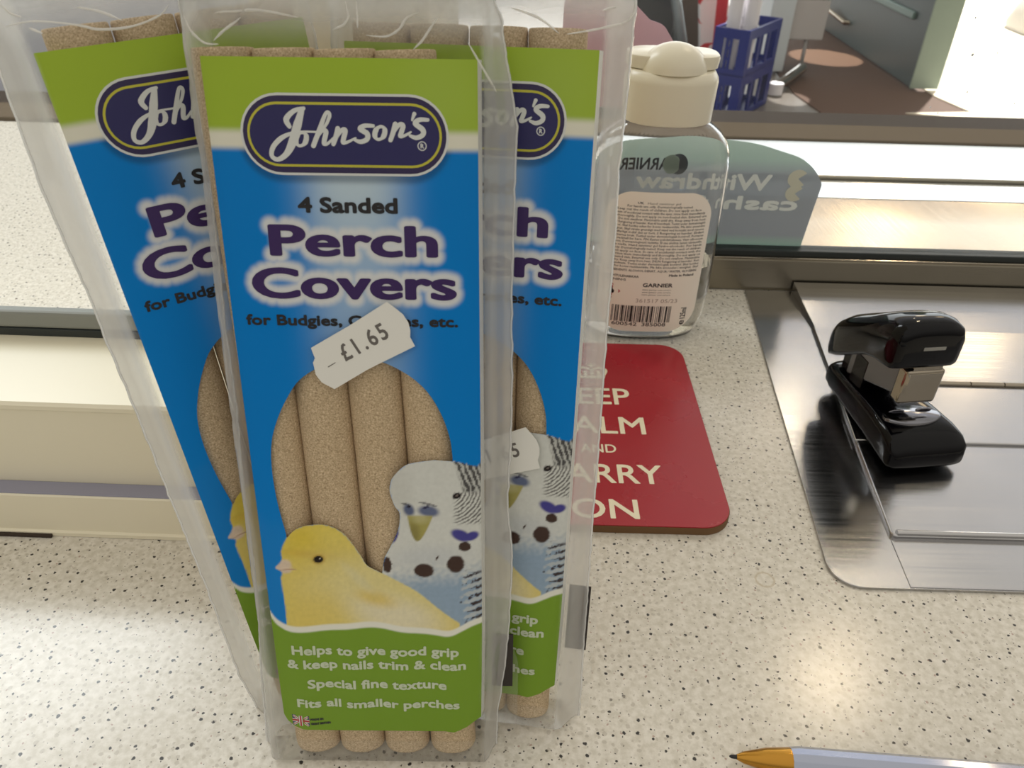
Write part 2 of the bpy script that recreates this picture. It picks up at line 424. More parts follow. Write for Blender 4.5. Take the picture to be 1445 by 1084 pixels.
def sand():
    m = mat('sanded paper', (190, 160, 118), 0.9); t = m.node_tree; bs = t.nodes['Principled BSDF']
    g = N(t, 'ShaderNodeTexCoord'); co = g.outputs['Object']
    n = N(t, 'ShaderNodeTexNoise'); n.inputs['Scale'].default_value = 2600; n.inputs['Detail'].default_value = 3; n.inputs['Roughness'].default_value = 0.7; link(t, co, n.inputs['Vector'])
    n2 = N(t, 'ShaderNodeTexNoise'); n2.inputs['Scale'].default_value = 120; link(t, co, n2.inputs['Vector'])
    cr = N(t, 'ShaderNodeValToRGB'); link(t, n.outputs['Fac'], cr.inputs[0])
    el = cr.color_ramp.elements
    el[0].position = 0.30; el[0].color = (*lin((150, 126, 98)), 1); el[1].position = 0.72; el[1].color = (*lin((246, 228, 196)), 1)
    x = el.new(0.46); x.color = (*lin((198, 174, 140)), 1); x = el.new(0.58); x.color = (*lin((214, 191, 158)), 1)
    mx = N(t, 'ShaderNodeMix', data_type='RGBA', blend_type='MULTIPLY'); mx.inputs[0].default_value = 0.35
    link(t, cr.outputs[0], mx.inputs[6]); link(t, n2.outputs['Color'], mx.inputs[7])
    link(t, cr.outputs[0], bs.inputs['Base Color'])
    u = N(t, 'ShaderNodeBump'); u.inputs['Strength'].default_value = 0.55; u.inputs['Distance'].default_value = 0.0004
    link(t, n.outputs['Fac'], u.inputs['Height']); link(t, u.outputs[0], bs.inputs['Normal'])
    return m
M['sand'] = sand()

# ------------------------------------------------------------------ the setting
box('floor', (-4.5, 0.4, -1.0), (6.5, 9.5, -0.95), M['floor'])['kind'] = 'structure'
prism('trim_1', [(1.62, 4.02), (1.56, 4.6), (1.75, 7.5), (2.6, 7.5), (2.6, 4.02)], -0.9499, -0.944, M['brownmat'])['kind'] = 'structure'
pv = prism('trim_2', [(2.05, 4.25), (2.42, 4.30), (2.36, 4.60), (2.45, 7.2), (2.6, 8.8), (6.4, 8.8), (6.4, 5.0), (4.2, 4.12), (2.6, 4.12)], -0.944, -0.938, M['pavement'])
pv['kind'] = 'structure'

# speckled counter, running on under the windows
ct = prism('countertop', rounded([(-0.75, -0.12), (0.75, -0.12), (0.75, 0.676), (-0.75, 0.676)], 0.004, 3), -0.04, 0.0, M['laminate'], bev=0.0012)
tag(ct, 'cream speckled laminate counter running on beneath the window frames', 'counter')
bm = bmesh.new(); add_box(bm, (-0.75, 0.6775, -0.035), (0.75, 0.7215, 0.003), 0.0015)
eb = from_bm('edge_bar', bm, mat('dull brown metal', (102, 90, 75), 0.8, spec=.03)); tag(eb, 'dull brown steel edging bar along the far side of the counter', 'edging bar')
bm = bmesh.new(); add_box(bm, (-0.75, 0.7235, -0.075), (0.75, 0.815, -0.012), 0.002)
sh = from_bm('dark_ledge', bm, mat('dark satin laminate', (60, 50, 42), 0.6, spec=.05)); tag(sh, 'dark glossy ledge beyond the edging bar, mirroring the bright doorway', 'ledge')

# window_1: cream frame at the left
w1 = empty('window_1', (-0.10, 0.2, 0)); w1['kind'] = 'structure'
w1.rotation_euler = (0, 0, math.radians(-0.8))
bm = bmesh.new()
prof = [(-.0045, .0002), (-.0045, .0018), (-.0035, .0022), (-.0035, .0185), (-.0025, .0193), (.0032, .0193), (.0032, .0512), (.0024, .0520), (.0024, .0536), (.0034, .0546), (.044, .0546), (.044, .0002)]
add_extrude_x(bm, prof, -0.62, 0.078)
from_bm('sill_frame', bm, M['cream'], w1, 25)
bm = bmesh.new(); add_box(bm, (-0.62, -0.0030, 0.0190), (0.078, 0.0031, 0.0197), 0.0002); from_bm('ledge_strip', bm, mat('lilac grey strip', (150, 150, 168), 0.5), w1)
bm = bmesh.new(); add_box(bm, (-0.62, -0.0056, 0.0002), (-0.0640, -0.0044, 0.0013)); from_bm('dark_gap', bm, mat('dark brown gap', (52, 38, 30), 0.7), w1)  # brown strip painted as the dark gap under the frame
bm = bmesh.new(); add_box(bm, (-0.62, 0.0435, 0.0546), (0.078, 0.0485, 0.0578), 0.0004); from_bm('gasket', bm, M['gasket'], w1)
bm = bmesh.new(); add_box(bm, (-0.62, 0.0437, 0.0578), (0.078, 0.0485, 0.0648), 0.0012); from_bm('glazing_bead', bm, M['grey_gasket'], w1)
bm = bmesh.new(); add_box(bm, (-0.62, 0.0452, 0.0648), (0.038, 0.0482, 0.62)); from_bm('pane', bm, M['pane'], w1)
bm = bmesh.new(); add_box(bm, (0.034, 0.004, 0.0546), (0.078, 0.050, 0.62), 0.002); from_bm('jamb', bm, M['cream'], w1)
bm = bmesh.new(); add_box(bm, (0.060, 0.050, 0.0002), (0.072, 0.199, 0.03), 0.001); add_box(bm, (0.0645, 0.050, 0.03), (0.0675, 0.199, 0.62)); from_bm('return_panel', bm, M['cream'], w1)

# window_2: steel frame at the right with its big pane
w2 = empty('window_2', (0.2, 0.4, 0)); w2['kind'] = 'structure'
bm = bmesh.new(); add_box(bm, (-0.225, 0.0, 0.0005), (0.55, 0.016, 0.0196), 0.0009); from_bm('sill_frame', bm, M['steel_frame'], w2)
bm = bmesh.new(); add_box(bm, (-0.2249, 0.0035, 0.0196), (0.55, 0.0125, 0.0236), 0.0006); from_bm('gasket', bm, M['gasket'], w2)
bm = bmesh.new(); add_box(bm, (-0.225, 0.0006, 0.0193), (0.55, 0.0036, 0.0206), 0.0005); from_bm('glazing_bead', bm, M['chrome'], w2)
bm = bmesh.new(); add_box(bm, (-0.225, 0.006, 0.0236), (0.55, 0.010, 0.62)); from_bm('pane', bm, M['pane'], w2)
# dried water spots on the glass
bm = bmesh.new()
for k in range(46):
    x = random.uniform(0.0, 0.32); z = random.uniform(0.055, 0.16); r = random.choice((.0003, .0003, .0004, .0006))
    add_rings(bm, [[(x + r * math.cos(t) * (1.0 if j else 1.0), 0.0057 - 0.0002 * j, z + 1.4 * r * math.sin(t)) for t in np.linspace(0, 2 * PI, 9)[:-1]] for j in range(2)])
sp_ = from_bm('water_spots', bm, mat('dried water spots', (235, 238, 240), 0.4), w2); sp_['kind'] = 'stuff'

# ------------------------------------------------------------------ steel cash tray
tr = empty('cash_tray', (0.19, 0.29, 0)); tag(tr, 'brushed steel cash tray let into the counter beneath the stapler', 'cash tray')
def T(pts): return [(x - 0.19, y - 0.29) for x, y in pts]
prism('flange', T(rounded([(0.1126, 0.1818), (0.46, 0.1805), (0.46, 0.3985), (0.1318, 0.3985)], [0.010, 0.002, 0, 0], 8)), 0.0002, 0.0012, M['steel'], tr, 0.0003)
pl = prism('tray_plate', T(rounded([(0.1412, 0.2050), (0.455, 0.2050), (0.455, 0.3560), (0.1573, 0.3560)], [0.002, 0, 0, 0], 4)), 0.0012, 0.0030, M['steel'], tr, 0.0008, 3)
bm = bmesh.new()
add_tube(bm, [(x - 0.19, 0.2064 - 0.29, 0.0031) for x in (0.1435, 0.20, 0.30, 0.455)], 0.0012, 10); from_bm('front_lip', bm, M['steel'], tr, 60)
prism('hinged_flap', T([(0.1462, 0.2595), (0.455, 0.2595), (0.455, 0.3015), (0.1515, 0.3015)]), 0.0031, 0.0043, M['steel'], tr, 0.0004)
bm = bmesh.new()
for k in range(19):
    x = 0.152 + k * 0.0158; add_tube(bm, [(x - 0.19, 0.3032 - 0.29, 0.0046), (x + 0.0152 - 0.19, 0.3032 - 0.29, 0.0046)], 0.0014, 10)
from_bm('piano_hinge', bm, M['chrome'], tr, 60)
bm = bmesh.new()
pr = [(0.3545, 0.0030), (0.366, 0.0036), (0.380, 0.0048), (0.3985, 0.0068), (0.3985, 0.0013), (0.3545, 0.0013)]
add_extrude_x(bm, [(y - 0.29, z) for y, z in pr], 0.1585 - 0.19, 0.455 - 0.19); from_bm('rising_back', bm, M['steel'], tr, 30)
prism('side_plate', T([(0.1395, 0.1822), (0.46, 0.1808), (0.46, 0.2040), (0.1411, 0.2040)]), 0.0012, 0.0015, M['steel'], tr)
# customer's side of the tray
sc = empty('coin_scoop', (0.2, 0.48, 0)); tag(sc, 'bright brushed steel scoop on the far side of the right window, glowing orange', 'scoop')
bm = bmesh.new()
pr = [(0.4165, 0.0004), (0.4165, 0.0025), (0.45, 0.0022), (0.50, 0.0012), (0.5415, 0.0012), (0.5430, 0.0014), (0.5430, 0.0004)]
add_extrude_x(bm, [(y - 0.48, z) for y, z in pr], -0.14, 0.36); from_bm('scoop_plate', bm, steel('scratched steel', (200, 186, 166), 0.20, (400, 5, 400), 0.12), sc, 30)
bm = bmesh.new(); add_box(bm, (-0.14, 0.0645, 0.0004), (0.36, 0.1010, 0.0016), 0.0004); add_box(bm, (-0.14, 0.1065, 0.0004), (0.36, 0.1445, 0.0018), 0.0004)
from_bm('runner_plate', bm, steel('polished steel', (232, 236, 240), 0.16), sc)
bm = bmesh.new(); add_tube(bm, [(-0.14, 0.1036, 0.0024), (0.36, 0.1036, 0.0024)], 0.0018, 10); from_bm('runner_rod', bm, M['steel_frame'], sc, 60)
bm = bmesh.new(); add_box(bm, (-0.14, 0.1462, 0.0003), (0.36, 0.1955, 0.0010)); from_bm('speckled_strip', bm, mat('pale grey laminate', (226, 234, 240), 0.25), sc)

# ------------------------------------------------------------------ stapler
st = empty('stapler', (0.1665, 0.2400, 0.0044), math.radians(8.5))
tag(st, 'small glossy black stapler standing on the steel cash tray', 'stapler')
def sections(secs, k=48, soft=False):
    rings = []
    for s, z0, z1, hw, n, xo in secs:
        cz, hz = (z0 + z1) / 2, (z1 - z0) / 2
        rings.append([(xo + q[0], s, cz + q[1]) for q in ([*sup(hw, hz, min(n, 3.4), k)[:k // 2 + 1], *sup(hw, hz, n * 1.6, k)[k // 2 + 1:]] if soft else sup(hw, hz, n, k))])
    return rings
bm = bmesh.new()
add_rings(bm, sections([(.0000, .0030, .0060, .0110, 3, .001), (.0006, .0014, .0085, .0150, 4, .001), (.0025, .0003, .0118, .0166, 5, .001), (.006, .0000, .0142, .0168, 5, .001), (.012, .0000, .0156, .0163, 5, .0008),
    (.024, .0000, .0158, .0150, 5, .0005), (.036, .0000, .0150, .0136, 5, 0), (.048, .0000, .0142, .0128, 5, 0), (.059, .0000, .0135, .0124, 5, 0), (.0635, .0004, .0125, .0118, 4, 0), (.066, .002, .0105, .0098, 3, 0)]))
from_bm('base', bm, M['gloss_black'], st, 60)
bm = bmesh.new()
hx = -.0034
add_rings(bm, sections([(.0122, .0440, .0560, .0110, 4, -0.0068), (.0128, .0424, .0588, .0132, 5, -0.0068), (.0150, .0410, .0608, .0141, 6, -0.0066), (.020, .0398, .0612, .0142, 6, -0.0063), (.026, .0386, .0596, .0142, 6, -0.0059), (.033, .0358, .0560, .0141, 6, -0.0053),
    (.040, .0314, .0515, .0140, 6, -0.0047), (.048, .0258, .0466, .0138, 6, -0.004), (.056, .0204, .0416, .0135, 6, -0.0033), (.0620, .0170, .0365, .0128, 5, -0.0028), (.0655, .0172, .0325, .0114, 4, -0.0025), (.0674, .020, .0290, .0085, 3, -0.0023)], soft=True))
from_bm('head', bm, M['gloss_black'], st, 60)
bm = bmesh.new(); add_box(bm, (hx - .0074, .0175, .0262), (hx + .0074, .052, .0402), .001)
for v in bm.verts:
    if v.co.y > .03: v.co.z -= .012
from_bm('magazine', bm, mat('grey steel', (120, 120, 124), 0.25, 0.9), st)
bm = bmesh.new(); add_box(bm, (hx - .0082, .0135, .0240), (hx + .0082, .0200, .0402), .0016, 3); add_box(bm, (hx - .0060, .0139, .0400), (hx + .0060, .0185, .0420)); from_bm('magazine_front', bm, M['chrome'], st)
bm = bmesh.new(); add_box(bm, (-.0092, .044, .012), (.0085, .0590, .026), .0012); add_box(bm, (-.0110, .0385, .012), (-.0092, .048, .028), .0005); from_bm('pivot_post', bm, M['gloss_black'], st)
bm = bmesh.new()
o2 = sup(.0122, .0062, 2, 36, -.0005, .0165); add_rings(bm, [[(p[0], p[1], .0150) for p in o2], [(p[0], p[1], .0163) for p in o2], [(p[0] * .94, .0165 + (p[1] - .0165) * .94, .0167) for p in o2]])
for cx, cy in ((-.006, .0190), (.006, .0190), (.001, .0140)):
    add_tube(bm, [(cx - .0032, cy, .0166), (cx - .0015, cy, .0171), (cx + .0015, cy, .0171), (cx + .0032, cy, .0166)], .0005, 8)
from_bm('anvil', bm, mat('dark polished steel', (128, 128, 134), 0.12, 1.0), st, 60)
bm = bmesh.new(); add_box(bm, (-.0100, .01195, .0505), (-.0010, .0130, .0520)); from_bm('badge', bm, mat('silver badge', (150, 150, 146), 0.35, 0.8), st)

# ------------------------------------------------------------------ coaster
CX, CY = 0.0376, 0.2690
co = empty('coaster', (CX, CY, 0)); tag(co, 'red coaster with white capital letters lying between packets and steel tray', 'coaster')
hw, hh = 0.0462, 0.0635
out = rounded([(-hw, -hh), (hw, -hh), (hw, hh), (-hw, hh)], 0.0115, 10)
prism('backing', out, 0.0001, 0.0034, M['cork'], co, 0.0002)
def redm():
    m = mat('red laminate', (166, 30, 44), 0.3); t = m.node_tree; b = t.nodes['Principled BSDF']
    g = N(t, 'ShaderNodeTexCoord'); n = N(t, 'ShaderNodeTexNoise'); n.inputs['Scale'].default_value = 30; n.inputs['Detail'].default_value = 6; link(t, g.outputs['Object'], n.inputs['Vector'])
    mr = N(t, 'ShaderNodeMapRange'); link(t, n.outputs['Fac'], mr.inputs[0]); mr.inputs[1].default_value = .35; mr.inputs[2].default_value = .7; mr.inputs[3].default_value = .2; mr.inputs[4].default_value = .36
    link(t, mr.outputs[0], b.inputs['Roughness']); return m
prism('printed_face', [(x * .995, y * .996) for x, y in out], 0.0034, 0.0038, redm(), co, 0.0001)
ink = Ink(); cw = mat('cream ink', (240, 232, 205), 0.4)
def ctext(body, half, yb, cap, bold): ink.text(body, -.0012 - half, half - .0012, yb, cap, cw, 0.00386, bold, 1.0, 4)
for body, half, y0, y1 in (('KEEP', 0.0170, 0.0116, 0.0240), ('CALM', .0213, -.0093, .0025), ('AND', .0074, -.0219, -.0166), ('CARRY', .0244, -.0404, -.0292), ('ON', .0126, -.0599, -.0495)):
    ctext(body, half, y0, y1 - y0, 0.00022 if body != 'AND' else 0.0001)
# crown
y = 0.0318
ink.poly([(-.0056, y), (.0056, y), (.0062, y + .0022), (-.0062, y + .0022)], cw, 0.00386)
for sx in (-1, 1):
    ink.stroke([(sx * .0056, y + .003), (sx * .0066, y + .0070), (sx * .0040, y + .0090), (sx * .0004, y + .0075)], [.0007, .0009, .0009, .0006], cw, 0.00386)
    ink.stroke([(sx * .0030, y + .003), (sx * .0032, y + .0056)], [.0009, .0007], cw, 0.00386)
ink.stroke([(0, y + .003), (0, y + .0075)], [.0009, .0007], cw, 0.00386)
ink.stroke([(0, y + .0095), (0, y + .0122)], [.0006, .0006], cw, 0.00386); ink.stroke([(-.0014, y + .0110), (.0014, y + .0110)], [.0005, .0005], cw, 0.00386)
ink.build('lettering', co)

# ------------------------------------------------------------------ hand sanitiser bottle
BX, BY = 0.0655, 0.3545
bt = empty('sanitiser_bottle', (BX, BY, 0)); tag(bt, 'clear plastic hand gel bottle with cream flip cap behind the red coaster', 'bottle')
prof = [(0.0004, .0215, .0110), (0.0012, .0250, .0130), (.003, .0278, .0148), (.007, .0300, .0160), (.014, .0318, .0166), (.026, .0325, .0168), (.050, .0323, .0168), (.080, .0319, .0167), (.090, .0316, .0165), (.096, .0305, .0160),
        (.1005, .0285, .0152), (.1040, .0255, .0142), (.1070, .0215, .0132), (.1090, .0180, .0126), (.1105, .0160, .0122), (.1135, .0158, .0120)]
NB = 2.5
def bring(z, a, b, k=72): return [(p[0], p[1], z) for p in sup(a, b, NB + (2.0 - NB) * max(0, min(1, (z - .1) / .012)), k)]
bm = bmesh.new()
rings = [bring(*p) for p in prof]
inner = [bring(z + (0.0009 if z < .002 else 0.0), a - .0008, b - .0008) for z, a, b in prof]
add_rings(bm, rings, True, False); add_rings(bm, [r[::-1] for r in inner], True, False)
me_o = bm
# close the lip
bm.verts.ensure_lookup_table()
k = 72; n_out = len(rings) * k
topo = [bm.verts[(len(rings) - 1) * k + j] for j in range(k)]; topi = [bm.verts[n_out + (len(inner) - 1) * k + j] for j in range(k)][::-1]
for j in range(k): bm.faces.new((topo[j], topo[(j + 1) % k], topi[(j + 1) % k], topi[j]))
from_bm('bottle_body', bm, M['bottle'], bt, 60)
gp = [(z + (0.00105 if z < .002 else 0.0), a - .00095, b - .00095) for z, a, b in prof if z < .0415] + [(.0415, .0313, .01585)]
bm = bmesh.new(); add_rings(bm, [bring(*p) for p in gp]); from_bm('gel', bm, M['gel'], bt, 60)
# cap
bm = bmesh.new()
cp = [(.1092, .0190, .0150), (.1096, .0197, .0157), (.1262, .0203, .0163), (.1278, .0200, .0160), (.1300, .0186, .0146), (.1306, .0176, .0136)]
add_rings(bm, [[(p[0], p[1], z) for p in sup(a, b, 2.2, 64)] for z, a, b in cp]); from_bm('cap', bm, M['cap'], bt, 45)
bm = bmesh.new()
cp = [(.1308, .0186, .0146), (.1312, .0196, .0156), (.1350, .0200, .0160), (.1362, .0196, .0156), (.1366, .0185, .0145)]
add_rings(bm, [[(p[0], .0035 + p[1] * .72, z) for p in sup(a, b, 3.2, 64)] for z, a, b in cp])
dome = []
for t in np.linspace(0, PI / 2 * .96, 9):
    dome.append([(p[0], p[1] - .0030, .1305 + .0110 * math.sin(t)) for p in sup(.0142 * math.cos(t), .0128 * math.cos(t), 2, 40)])
add_rings(bm, dome); from_bm('flip_lid', bm, M['cap'], bt, 45)
# paper label on the face of the bottle
def wrap(off, face=-1, up_=.0045):
    def fn(v):
        v = np.array(v, float); a, b = .0323, .0168
        v[:, 1] += up_ * (1 - v[:, 1] / .2)
        zc = np.clip(v[:, 1], 0.001, .1)
        a = np.interp(zc, [p[0] for p in prof], [p[1] for p in prof]); b = np.interp(zc, [p[0] for p in prof], [p[2] for p in prof])
        q = np.clip(np.abs(v[:, 0]) / a, 0, .999)
        yy = b * (1 - q ** NB) ** (1 / NB)
        return np.column_stack([v[:, 0], face * (yy + off + v[:, 2]), v[:, 1]])
    return fn
lo = rounded([(-.0245, .0052), (.0245, .0052), (.0245, .0765), (-.0245, .0765)], [.012, .012, .011, .011], 10)
lo = [(x, y - (0.0028 * (1 - (abs(x) / .0245) ** 2) if y < .02 else -0.0022 * (1 - (abs(x) / .0245) ** 2) if y > .06 else 0)) for x, y in lo]
gx, gz = np.linspace(-.0246, .0246, 60), np.linspace(.001, .080, 90)
def inside(P, poly):
    P = np.asarray(P); x, y = P[:, 0], P[:, 1]; r = np.zeros(len(P), bool); q = np.asarray(poly)
    for i in range(len(q)):
        x1, y1 = q[i - 1]; x2, y2 = q[i]
        c = ((y1 > y) != (y2 > y)); 
        with np.errstate(divide='ignore', invalid='ignore'): r ^= c & (x < (x2 - x1) * (y - y1) / (y2 - y1) + x1)
    return r
def nearest_on(P, poly):
    P = np.asarray(P); q = np.asarray(poly, float); best = np.full(len(P), 1e9); out = P.copy()
    for i in range(len(q)):
        a, b = q[i - 1], q[i]; d = b - a; L = (d @ d)
        if L < 1e-12: continue
        t = np.clip(((P - a) @ d) / L, 0, 1); c = a + t[:, None] * d; e2 = np.sum((P - c) ** 2, 1)
        m = e2 < best; best[m] = e2[m]; out[m] = c[m]
    return out
def sheet(x0, x1, y0, y1, nx, ny, outline, holes=()):
    """regular grid trimmed to an outline; rim vertices slide onto the outline"""
    X, Y = np.meshgrid(np.linspace(x0, x1, nx), np.linspace(y0, y1, ny)); P = np.column_stack([X.ravel(), Y.ravel()])
    i = np.arange(nx * ny).reshape(ny, nx)
    F = np.column_stack([i[:-1, :-1].ravel(), i[:-1, 1:].ravel(), i[1:, 1:].ravel(), i[1:, :-1].ravel()])
    cen = P[F].mean(1); keep = inside(cen, outline)
    for h in holes: keep &= ~inside(cen, h)
    cnt_all = np.zeros(len(P)); cnt = np.zeros(len(P))
    np.add.at(cnt, F[keep].ravel(), 1)
    rim = (cnt > 0) & (cnt < 4)
    idx = np.where(rim)[0]
    cands = [nearest_on(P[idx], o) for o in (outline, *holes)]
    ds = np.array([np.sum((c - P[idx]) ** 2, 1) for c in cands]); w = ds.argmin(0)
    lim = (1.5 * max((x1 - x0) / (nx - 1), (y1 - y0) / (ny - 1))) ** 2
    for j, v in enumerate(idx):
        if ds[w[j], j] < lim: P[v] = cands[w[j]][j]
    used = np.where(cnt > 0)[0]; mp = -np.ones(len(P), int); mp[used] = np.arange(len(used))
    return P[used], mp[F[keep]]
P2, F2 = sheet(-.0246, .0246, .001, .081, 60, 90, lo)
lb = mk('label', wrap(.00012)(np.column_stack([P2, np.zeros(len(P2))])), F2, M['paperlabel'], bt, smooth=0)
ink = Ink(); bk = M['black']
words = ('Hand sanitiser gel hydro-alcoholic. For hands use only. Dermatologically tested. Keep out the reach of children. Do not apply on face. In case of accidental contact with the eyes, rinse them immediately and thoroughly. '
         'Do not apply on non-healed skin. External use only. Do not swallow. Flammable until dry. Keep away from heat. DK/N Rengjoring af haender. Kun til haendvask. Testet under dermatologisk kontrol. Skal holdes uden for borns raekkevidde. '
         'Ma ikke anvendes i ansigtet. Skyl straks grundigt med vand ved kontakt med ojnene. Brandfarligt indtil det er tort. S Rengoring av hander. Endast for utvartes bruk. Testad under dermatologisk kontroll. Forvaras utom rackhall for barn. '
         'FIN Kasien puhdistukseen. Vain ulkoiseen kayttoon. Dermatologisesti testattu. Ei saa ulottua lasten ulottuville. Ei saa niella. ').split()
wi = 0
for r in range(21):
    y = .0722 - r * .00163
    hwid = .0222 if r > 3 else (.0075, .0150, .0195, .0212)[r]
    line = ''
    while len(line) < (60 * hwid / .0222): line += (' ' if line else '') + words[wi % len(words)]; wi += 1
    if r == 0: ink.text('UK', -.0105, -.0078, y, .00115, bk, .00006, .00005, n=4, res=1); ink.text('Hand sanitiser gel', -.0060, .0090, y, .00105, M['grey_ink'], .00006, 0, res=1); continue
    ink.text(line, -hwid, hwid, y, .00112, bk, .00006, .00002, n=3, res=1)
ink.text('INGREDIENTS: ALCOHOL DENAT., AQUA / WATER, GLYCERIN', -.0215, .0215, .0375, .00115, bk, .00006, .00003, n=4, res=1)
ink.text('Made in Poland', .0085, .0205, .0352, .0013, bk, .00006, .00006, n=4, res=2)
ink.text('VARJOITULENARKAA', -.0228, -.0060, .0342, .00125, bk, .00006, .00004, n=4, res=1)
ink.text('VARNING', -.0228, -.0120, .0322, .00125, bk, .00006, .00004, n=4, res=1)
ink.text('GARNIER', -.0035, .0110, .0293, .0021, bk, .00006, .00010, n=6)
for j in range(3): ink.text('www garnier com service', -.0035, .0105, .0274 - j * .0014, .0008, bk, .00006, 0, res=1)
ink.text('361517 05/23', -.0060, .0145, .0205, .0021, mat('faint grey ink', (176, 160, 148), 0.6), .00006, 0)
def diamond(r): return [(-.0185 - r, .0262), (-.0185, .0262 - r), (-.0185 + r, .0262), (-.0185, .0262 + r)]
ink.poly(diamond(.0046), M['red'], .00004); ink.poly(diamond(.0039), M['paperlabel'], .00006)
ink.poly([(-.0199, .0248), (-.0172, .0248), (-.0168, .0262), (-.0176, .0272), (-.0180, .0284), (-.0188, .0272), (-.0192, .0278), (-.0200, .0262)], bk, .00008)
bits = '101000110101100010111010011001101011110100110010101011100110100101110010111001000100100111010010001110010101'
x = -.0172
wbar = .0315 / len(bits)
for c in bits[:108]:
    if c == '1': [ink.poly([(x, .0090 + q_ * .0019), (x + wbar, .0090 + q_ * .0019), (x + wbar, .0109 + q_ * .0019), (x, .0109 + q_ * .0019)], bk, .00006) for q_ in range(5)]
    x += wbar * .93
ink.text('3', -.0200, -.0190, .0072, .0021, bk, .00006, .00004, n=4); ink.text('600542', -.0165, -.0040, .0066, .0021, bk, .00006, .00004, n=4); ink.text('385008', -.0015, .0105, .0066, .0021, bk, .00006, .00004, n=4)
ink.text('125ml', .0200, .0265, .0108, .0028, bk, .00006, .00008, angle=PI / 2, n=6)
ink.text('e', .0198, .0226, .0070, .0034, bk, .00006, .00008, angle=PI / 2, n=6)
# rough break-up of text near the left rim of the label
ink.build('label_print', lb, wrap(.00012))
ink = Ink()
ink.text('GARNIER', -.0165, .0125, .0830, .0058, mat('slate ink', (52, 56, 66), 0.5), 0, .00018, flip=True)
ink.poly([(-.0165 + .0285 + .0045 * math.cos(t), .0862 + .0050 * math.sin(t)) for t in np.linspace(0, 2 * PI, 25)[:-1]], mat('dark leaf ink', (74, 88, 96), 0.5), .00002)
fb = ink.build('front_print', bt, wrap(.00015, 1, -.006))
ink = Ink(); ink.poly([(.0092 - .0005 + .0042 * math.cos(t), .0860 + .0046 * math.sin(t)) for t in np.linspace(0, 2 * PI, 25)[:-1]], mat('pale leaf ink', (168, 190, 174), 0.5), -.00012)
ink.build('front_emblem', bt, wrap(.00015, 1, -.006))

# ------------------------------------------------------------------ sticker on the glass, seen from its back
sk = empty('window_sticker', (0.095, 0.4105, 0.05)); tag(sk, 'grey green sticker on the glass beside the bottle, its writing mirrored', 'sticker')
o3 = rounded([(-.075, -.0305), (.0665, -.0305), (.0680, -.012), (.0700, .0100), (.0620, .0225), (.0300, .0315), (-.0050, .0345), (-.050, .0300), (-.075, .010)], [.004, .0015, .01, .003, .03, .08, .08, .06, .01], 6)
def sticker_mat():
    m = film('grey sticker back', 0.86, 0.25, 0.15, white=lin((168, 173, 177))); t = m.node_tree
    g = N(t, 'ShaderNodeTexCoord'); s = N(t, 'ShaderNodeSeparateXYZ'); link(t, g.outputs['Object'], s.inputs[0])
    cr = N(t, 'ShaderNodeValToRGB'); link(t, math_node(t, 'MULTIPLY_ADD', s.outputs['Z'], 15.0, 0.5), cr.inputs[0])
    el = cr.color_ramp.elements; el[0].position = 0.03; el[0].color = (*lin((172, 206, 192)), 1); el[1].position = 1.0; el[1].color = (*lin((200, 216, 208)), 1)
    for p, c in ((.13, (172, 194, 186)), (.2, (166, 171, 178)), (.72, (170, 175, 181)), (.84, (188, 206, 198))):
        x = el.new(p); x.color = (*lin(c), 1)
    for n in t.nodes:
        if n.type in ('BSDF_DIFFUSE', 'BSDF_TRANSLUCENT'): link(t, cr.outputs[0], n.inputs[0])
    return m
bm = bmesh.new(); add_prism(bm, o3, 0, .00025); 
for v in bm.verts: v.co = Vector((v.co.x, v.co.z, v.co.y))
from_bm('backing', bm, sticker_mat(), sk, 0)
ink = Ink(); gm = mat('pale sticker letters', (250, 252, 250), 0.5)
ink.text('Withdraw', -.0310, .0425, .0055, .0092, gm, 0, .0005, flip=True, n=8)
ink.text('cash fr', -.0050, .0595, -.0055, .0080, gm, 0, .0005, flip=True, n=8)
ink2 = Ink()
sgn = mat('cream sticker sign', (226, 222, 204), 0.5)
for cyy, r_ in ((.0128, .0050), (.0046, .0046)):
    pts_ = [(.0562 + r_ * 1.08 * math.cos(t), cyy + r_ * math.sin(t)) for t in np.linspace(math.radians(38), math.radians(318), 26)]
    ink2.poly(pts_ + [(.0562 + r_ * .05, cyy)], sgn, -.00002 if cyy > .01 else .00002)
def glassplane(v): v = np.array(v); return np.column_stack([v[:, 0], -.0001 - v[:, 2], v[:, 1]])
ink.build('lettering', sk, glassplane); ink2.build('sign_print', sk, glassplane)
# pink card stuck on the pane
pk = empty('pink_card', (0.050, 0.4106, 0.11)); tag(pk, 'pink rounded card on the glass directly behind the bottle cap', 'card')
bm = bmesh.new(); add_prism(bm, rounded([(-.030, -.012), (.036, -.012), (.0300, .0130), (.0190, .0275), (.0120, .0295), (.0045, .0360), (-.030, .042)], [.002, .006, .012, .008, .003, .004, .006], 6), 0, .0004)
for v in bm.verts: v.co = Vector((v.co.x, v.co.z, v.co.y))
from_bm('card', bm, M['pink'], pk, 0)

